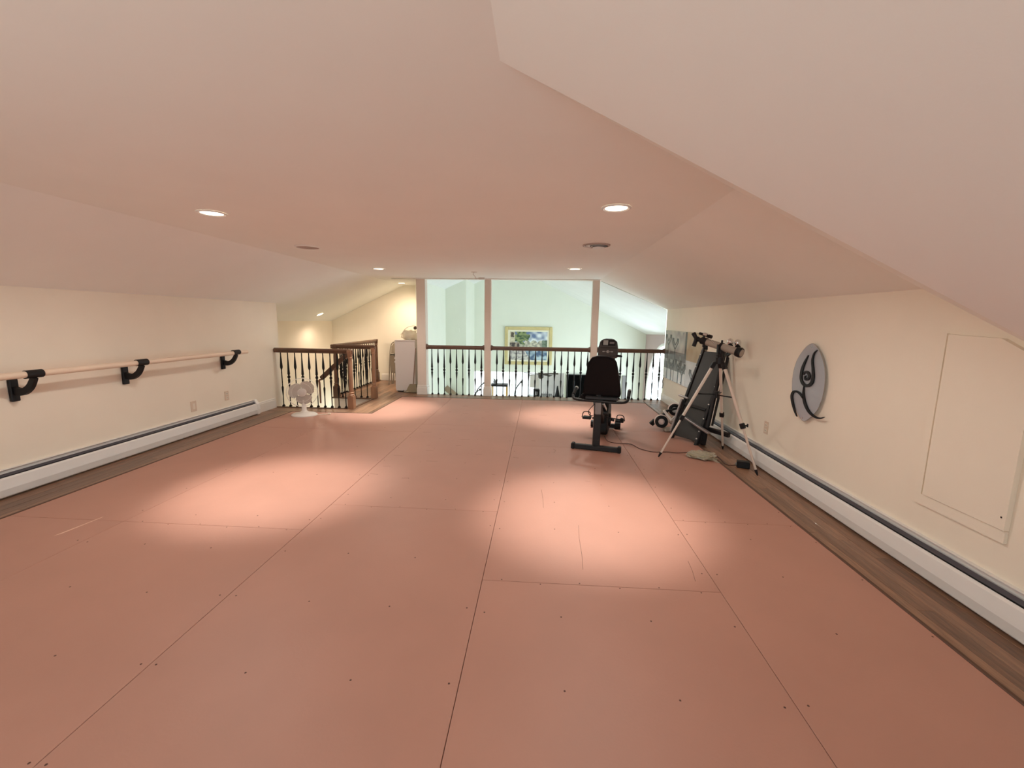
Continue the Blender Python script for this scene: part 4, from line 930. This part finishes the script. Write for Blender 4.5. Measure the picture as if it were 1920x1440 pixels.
mc = (T0+T1)/2; bm = B(); cyl(bm, mc-td*.012, mc+td*.012, .040, n=20); bar(bm, mc+Vector((0, 0, .03)), mc+Vector((0, 0, .062)), .016, .012, .003); bar(bm, mc-Vector((0, 0, .05)), mc-Vector((0, 0, .02)), .03, .05, .004); obj('clamp_ring', bm, 'black', tb, smooth=True)
bm = B(); tube(bm, [mc+td*.05-Vector((0, 0, .03)), mc-td*.06+Vector((-.01, -.035, -.01)), mc-td*.12+Vector((-.01, -.04, .03))], .004, 6); obj('slow_motion_rod', bm, 'chrome', t)
# ------------------------------------------------------------------ cabinet, dustpan, chairs by the back wall
t = thing('storage_cabinet', 'tall plain white cabinet turned sideways beside the wide post', 'cabinet', (-2.4, 7.9, 0))
cx0, cx1, cy0, cy1, cz = -2.66, -2.29, 7.76, 8.02, .965
bm = B(); box(bm, (cx0, cy0, .02), (cx1, cy1, cz-.02), .003); obj('body', bm, 'cab', t)
bm = B(); box(bm, (cx0-.012, cy0-.012, cz-.02), (cx1+.012, cy1, cz), .003); obj('top', bm, 'cab', t)
bm = B(); box(bm, (cx0+.02, cy0+.02, 0), (cx1-.02, cy1-.02, .021)); obj('plinth', bm, 'dark', t)
bm = B(); box(bm, (cx0-.02, cy0+.03, .05), (cx0-.001, cy1-.03, cz-.03), .002); dr = obj('door', bm, 'cab', t)
bm = B(); sphere(bm, (cx0-.035, cy0+.08, .62), .017); sphere(bm, (cx0-.035, cy0+.08, .55), .017); obj('knob', bm, 'white', dr, smooth=True)
t = thing('table_fan_bundle', 'pile of cream clutter with a small dark knob on top of the white cabinet', 'clutter', (-2.42, 7.9, cz))
bm = B()
gme = sphere(bm, (0, 0, 0), 1, n=22)
for v in gme: d = v.co.normalized(); kk = 1+.6*noise.noise(d*3); v.co = Vector((-2.42+d.x*.14*kk, 7.89+d.y*.09*kk, cz+.07+max(-.068, d.z*.10*kk)))
obj('crumpled_cloth', bm, 'foilp', t, smooth='all')
bm = B(); tube(bm, arc((-2.36, 7.93, cz+.02), .24, .6, PI-.1, 14, (1, 0, 0), (0, 0, 1)), .004, 5); obj('wire_hoop', bm, 'pan', t)
bm = B(); sphere(bm, (-2.33, 7.93, cz+.22), .032); sphere(bm, (-2.53, 7.9, cz+.09), .012); sphere(bm, (-2.45, 7.88, cz+.12), .014); obj('dark_knob', bm, 'brownb', t, smooth=True)
t = thing('lobby_dustpan', 'olive long-handled dustpan leaning against the cabinet beside the wide post', 'dustpan', (-2.36, 7.66, 0))
bm = B(); prism(bm, [(-2.46, 7.67, .01), (-2.25, 7.67, .01), (-2.26, 7.67, .16), (-2.38, 7.67, .16)], (0, .05, 0)); obj('pan', bm, 'pan', t)
bm = B(); tube(bm, [(-2.32, 7.70, .15), (-2.268, 7.725, .82)], .009, 6); obj('handle', bm, mat('brown_pole', (.25, .16, .12), .5), t)
bm = B(); tube(bm, bez([(-2.49, 7.66, .055), (-2.475, 7.66, .03), (-2.44, 7.66, .015), (-2.40, 7.66, .02)], 4), .011, 6); obj('lip', bm, 'chair', t)
def fchair(x, y, label, grp=None):
    t = thing('folding_chair', label, 'chair', (x, y, 0))
    P = lambda u, f, z: Vector((x+u, y+f, z))
    bm = B(); tube(bm, bez([P(-.215, -.06, .0), P(-.215, .02, .50), P(-.20, .06, .78), P(-.14, .075, .87), P(0, .08, .89), P(.14, .075, .87), P(.20, .06, .78), P(.215, .02, .50), P(.215, -.06, .0)], 6), .012, 8); obj('front_frame', bm, 'chair', t, smooth=True)
    bm = B(); tube(bm, [P(-.19, .05, 0), P(-.19, -.01, .45), P(-.19, .0, .62)], .011, 8); tube(bm, [P(.19, .05, 0), P(.19, -.01, .45), P(.19, .0, .62)], .011, 8); cyl(bm, P(-.19, .02, .25), P(.19, .02, .25), .009); obj('rear_frame', bm, 'chair', t, smooth=True)
    bm = B(); slab(bm, [(-.19, 0), (.19, 0), (.185, .14), (.14, .21), (.06, .235), (-.06, .235), (-.14, .21), (-.185, .14)], .02, Matrix.Translation(P(0, .045, .64)) @ Matrix.Rotation(-.12, 4, 'X'), .006); obj('backrest', bm, 'chair', t, smooth=True)
    bm = B(); slab(bm, [(-.18, 0), (-.10, -.02), (.10, -.02), (.18, 0), (.185, .34), (-.185, .34)], .025, Matrix.Translation(P(0, -.03, .26)), .008); obj('seat', bm, 'chair', t, smooth=True)
    bm = B(); bar(bm, P(-.18, -.03, .62), P(.18, -.03, .62), .03, .03, .004); obj('hinge_bar', bm, 'brownb', t)
    return t
fchair(-2.87, 8.62, 'front taupe folding chair standing folded between cabinet and rear railing')
fchair(-2.84, 8.80, 'second folding chair folded behind the front one against the back wall')
bm = B(); lump(bm, (-2.80, 8.50, .0), .06, .03, .07, .5, 3, 2)
for v in bm.verts: v.co.z += .58
tag(obj('white_cloth', bm, 'foilp', smooth='all'), 'small white cloth tucked between folding chair and cabinet', 'cloth')
# ------------------------------------------------------------------ great room and kitchen items seen through the balusters
t = thing('television', 'black flat television on the great room far wall behind the bike', 'television', (1.55, 13.45, -.8))
bm = B(); box(bm, (.87, 13.42, -1.15), (2.25, 13.47, -.31), .006); obj('bezel', bm, 'black', t)
bm = B(); box(bm, (.89, 13.417, -1.13), (2.23, 13.421, -.33)); obj('screen', bm, 'tv', t)
bm = B(); box(bm, (2.60, 13.44, -1.3), (2.72, 13.49, -.32), .004); tag(obj('narrow_wall_panel', bm, 'greyp'), 'narrow grey-green panel on the far wall right of the bike', 'panel')
t = thing('ceiling_fan', 'brown ceiling fan under the white kitchen ceiling below the painting', 'ceiling fan', (.06, 14.9, OZ))
c = Vector((.06, 14.9, -.50))
bm = B(); cyl(bm, c+Vector((0, 0, .03)), (c.x, c.y, OZ), .03); cyl(bm, c-Vector((0, 0, .05)), c+Vector((0, 0, .05)), .11, .09, 18); obj('motor', bm, 'brownb', t, smooth=True)
bm = B(); sphere(bm, c-Vector((0, 0, .10)), .10, (1, 1, .7)); obj('light_bowl', bm, 'brownb', t, smooth=True)
for k in range(5):
    a = 2*PI*k/5+.25; d = Vector((math.cos(a), math.sin(a), 0)); e = Vector((-d.y, d.x, .25)).normalized(); bm = B()
    prism(bm, [c+d*.12-e*.04, c+d*.62-e*.07, c+d*.64+e*.06, c+d*.12+e*.04], (0, 0, .01)); obj('blade', bm, 'brownb', t)
# kitchen wall units
t = thing('kitchen_wall_cabinet', 'row of white wall cupboards at the back of the bright kitchen', 'cabinet', (.6, 17.3, -.9))
bm = B(); box(bm, (-.1, 17.1, -1.25), (1.9, 17.48, -.45)); obj('body', bm, 'white', t)
for k in range(4): bm = B(); box(bm, (-.09+.5*k, 17.08, -1.24), (.38+.5*k, 17.1, -.46), .006); obj('door', bm, 'white', t)
t = thing('kitchen_counter', 'white kitchen counter with small dark appliances below the ceiling fan', 'counter', (.4, 16, G0))
bm = B(); box(bm, (-.4, 16.2, G0), (1.9, 16.8, -1.62)); obj('body', bm, 'white', t)
bm = B(); box(bm, (-.44, 16.16, -1.62), (1.94, 16.84, -1.58), .005); obj('worktop', bm, 'lgrey', t)
ZC = -1.58
t = thing('coffee_maker', 'black coffee maker at the left end of the kitchen counter', 'appliance', (-.1, 16.4, ZC))
bm = B(); box(bm, (-.20, 16.35, ZC), (.02, 16.55, ZC+.06), .01); box(bm, (-.20, 16.47, ZC+.06), (.02, 16.55, ZC+.27), .01); box(bm, (-.20, 16.35, ZC+.24), (.02, 16.55, ZC+.30), .01); obj('body', bm, 'black', t)
bm = B(); lathe(bm, [(.05, 0), (.07, .05), (.06, .12), (.045, .14)], 16, Matrix.Translation((-.09, 16.41, ZC+.062))); obj('carafe', bm, 'greyp', t, smooth=True)
t = thing('dish_rack', 'black dish rack with leaning plates on the kitchen counter', 'rack', (.35, 16.4, ZC))
bm = B()
for k in range(7): tube(bm, [(.12+.06*k, 16.3, ZC), (.12+.06*k, 16.3, ZC+.12), (.12+.06*k, 16.5, ZC+.12), (.12+.06*k, 16.5, ZC)], .006, 5)
tube(bm, [(.10, 16.3, ZC+.10), (.52, 16.3, ZC+.10)], .008, 5); tube(bm, [(.10, 16.5, ZC+.10), (.52, 16.5, ZC+.10)], .008, 5); obj('wire_frame', bm, 'black', t)
for k in range(3): bm = B(); cyl(bm, (.18+.09*k, 16.4, ZC+.12), (.19+.09*k, 16.4, ZC+.12), .09, n=18); obj('plate', bm, 'greyp', t)
t = thing('paper_lamp', 'dark cone-shaped table lamp standing on the kitchen counter', 'lamp', (.72, 16.4, ZC))
bm = B(); lathe(bm, [(.11, 0), (.10, .03), (.02, .44), (.004, .45)], 16, Matrix.Translation((.72, 16.4, ZC))); obj('shade', bm, 'black', t, smooth=True)
bm = B(); lathe(bm, [(.13, 0), (.13, .008)], 16, Matrix.Translation((.72, 16.4, ZC))); obj('base', bm, 'black', t)
for i, (x, r, h) in enumerate(((.95, .04, .14), (1.08, .05, .18), (1.20, .035, .12))):
    bm = B(); lathe(bm, [(r, 0), (r*1.1, h*.5), (r*.5, h*.8), (r*.5, h)], 14, Matrix.Translation((x, 16.4, ZC+.001))); tag(obj('kitchen_jar', bm, 'greyp', smooth=True), ('short', 'tallest', 'smallest')[i]+' grey jar of the three behind the balusters left of the television', 'jar', 'jars on the kitchen counter')
# console table left, with dark top and gold legs
t = thing('console_table', 'black topped console table with gold legs right behind the middle post', 'table', (-1.4, 15, G0))
bm = B(); box(bm, (-1.72, 15.0, -1.0), (-1.12, 15.4, -.93), .006); obj('tabletop', bm, 'black', t)
for x in (-1.70, -1.17):
    for y in (15.02, 15.36): bm = B(); box(bm, (x, y, G0), (x+.045, y+.04, -1.0)); obj('leg', bm, mat('gold_leg', (.45, .28, .08), .4), t)
t = thing('desk_plant', 'small dark leafy plant on the console table behind the middle post', 'plant', (-1.5, 15.2, -.93))
bm = B(); lathe(bm, [(.05, 0), (.07, .1)], 14, Matrix.Translation((-1.58, 15.2, -.93))); obj('pot', bm, 'greyp', t, smooth=True)
bm = B()
for k in range(16):
    a = k*2.4; L = .10+.06*random.random(); tp = Vector((-1.58+math.cos(a)*L, 15.2+math.sin(a)*L, -.93+.1+.14*random.random())); b0 = Vector((-1.58, 15.2, -.84)); s_ = Vector((-math.sin(a), math.cos(a), 0))*.02
    poly(bm, [b0, (b0+tp)/2+s_, tp, (b0+tp)/2-s_])
bmesh.ops.solidify(bm, geom=bm.faces[:], thickness=.002)
obj('leaves', bm, mat('dark_leaf', (.03, .07, .04), .5), t)
# arching floor lamps: one either side of the middle post
def arclamp(x, y, h, reach, label, m='steelp'):
    t = thing('arc_floor_lamp', label, 'floor lamp', (x, y, G0))
    bm = B(); cyl(bm, (x, y, G0), (x, y, G0+.03), .14, n=20); obj('base', bm, m, t)
    bm = B(); tube(bm, bez([(x, y, G0+.03), (x-.08*reach, y, G0+h*.6), (x-.05*reach, y, G0+h*.86), (x+.35*reach, y, G0+h)], 8), .014, 6); obj('stem', bm, m, t, smooth=True)
    bm = B(); lathe(bm, [(.05, 0), (.02, .05)], 14, Matrix.Translation((x+.35*reach, y, G0+h-.05))); obj('lamp_head', bm, m, t, smooth=True)
arclamp(-.66, 12.2, 2.22, .45, 'dark arching floor lamp seen through the balusters below the painting')
arclamp(-1.70, 11.6, 2.26, .6, 'thin arching lamp left of the middle post, tops seen between balusters')
arclamp(-1.93, 12.6, 1.90, .5, 'lower thin arching lamp beside the first one left of the middle post')
bm = B(); box(bm, (-.33, 15.6, -1.10), (.02, 15.66, -.62), .004); tag(obj('white_kitchen_board', bm, 'white'), 'white square board in the kitchen under the ceiling fan', 'board')
t = thing('bar_stool', 'dark wire-backed bar stool under the white kitchen board', 'stool', (-.15, 15.3, G0))
bm = B(); cyl(bm, (-.15, 15.3, -1.85), (-.15, 15.3, -1.81), .17, n=18); obj('seat', bm, 'greyp', t)
for sx in (-1, 1):
    for sy in (-1, 1): bm = B(); cyl(bm, (-.15+sx*.18, 15.3+sy*.16, G0), (-.15+sx*.12, 15.3+sy*.11, -1.85), .012); obj('leg', bm, 'steelp', t)
bm = B(); tube(bm, [(-.32, 15.45, -1.82), (-.33, 15.47, -1.15), (.03, 15.47, -1.15), (.02, 15.45, -1.82)], .012, 6); obj('backrest', bm, 'steelp', t)
# brown wedge seen low at the grey wall: sofa arm / stair rail below
t = thing('lower_stair_rail', 'brown sloping rail at the foot of the shaded grey wall', 'railing', (-2.4, 11.8, -.8))
bm = B(); bar(bm, (-2.64, 11.85, -.56), (-2.20, 11.85, -.92), .05, .16, .006); obj('rail', bm, mat('tan_rail_wood', (.30, .22, .15), .5), t)
bm = B(); bar(bm, (-2.25, 11.85, -.84), (-2.08, 11.85, -.84), .05, .05, .006); obj('rail_end', bm, 'trimw', t)
bm = B(); box(bm, (-2.36, 11.99, 1.0), (-2.26, 11.999, 1.1), .002); tag(obj('grey_wall_plate', bm, 'great'), 'faint square plate on the shaded grey wall of the great room', 'plate')
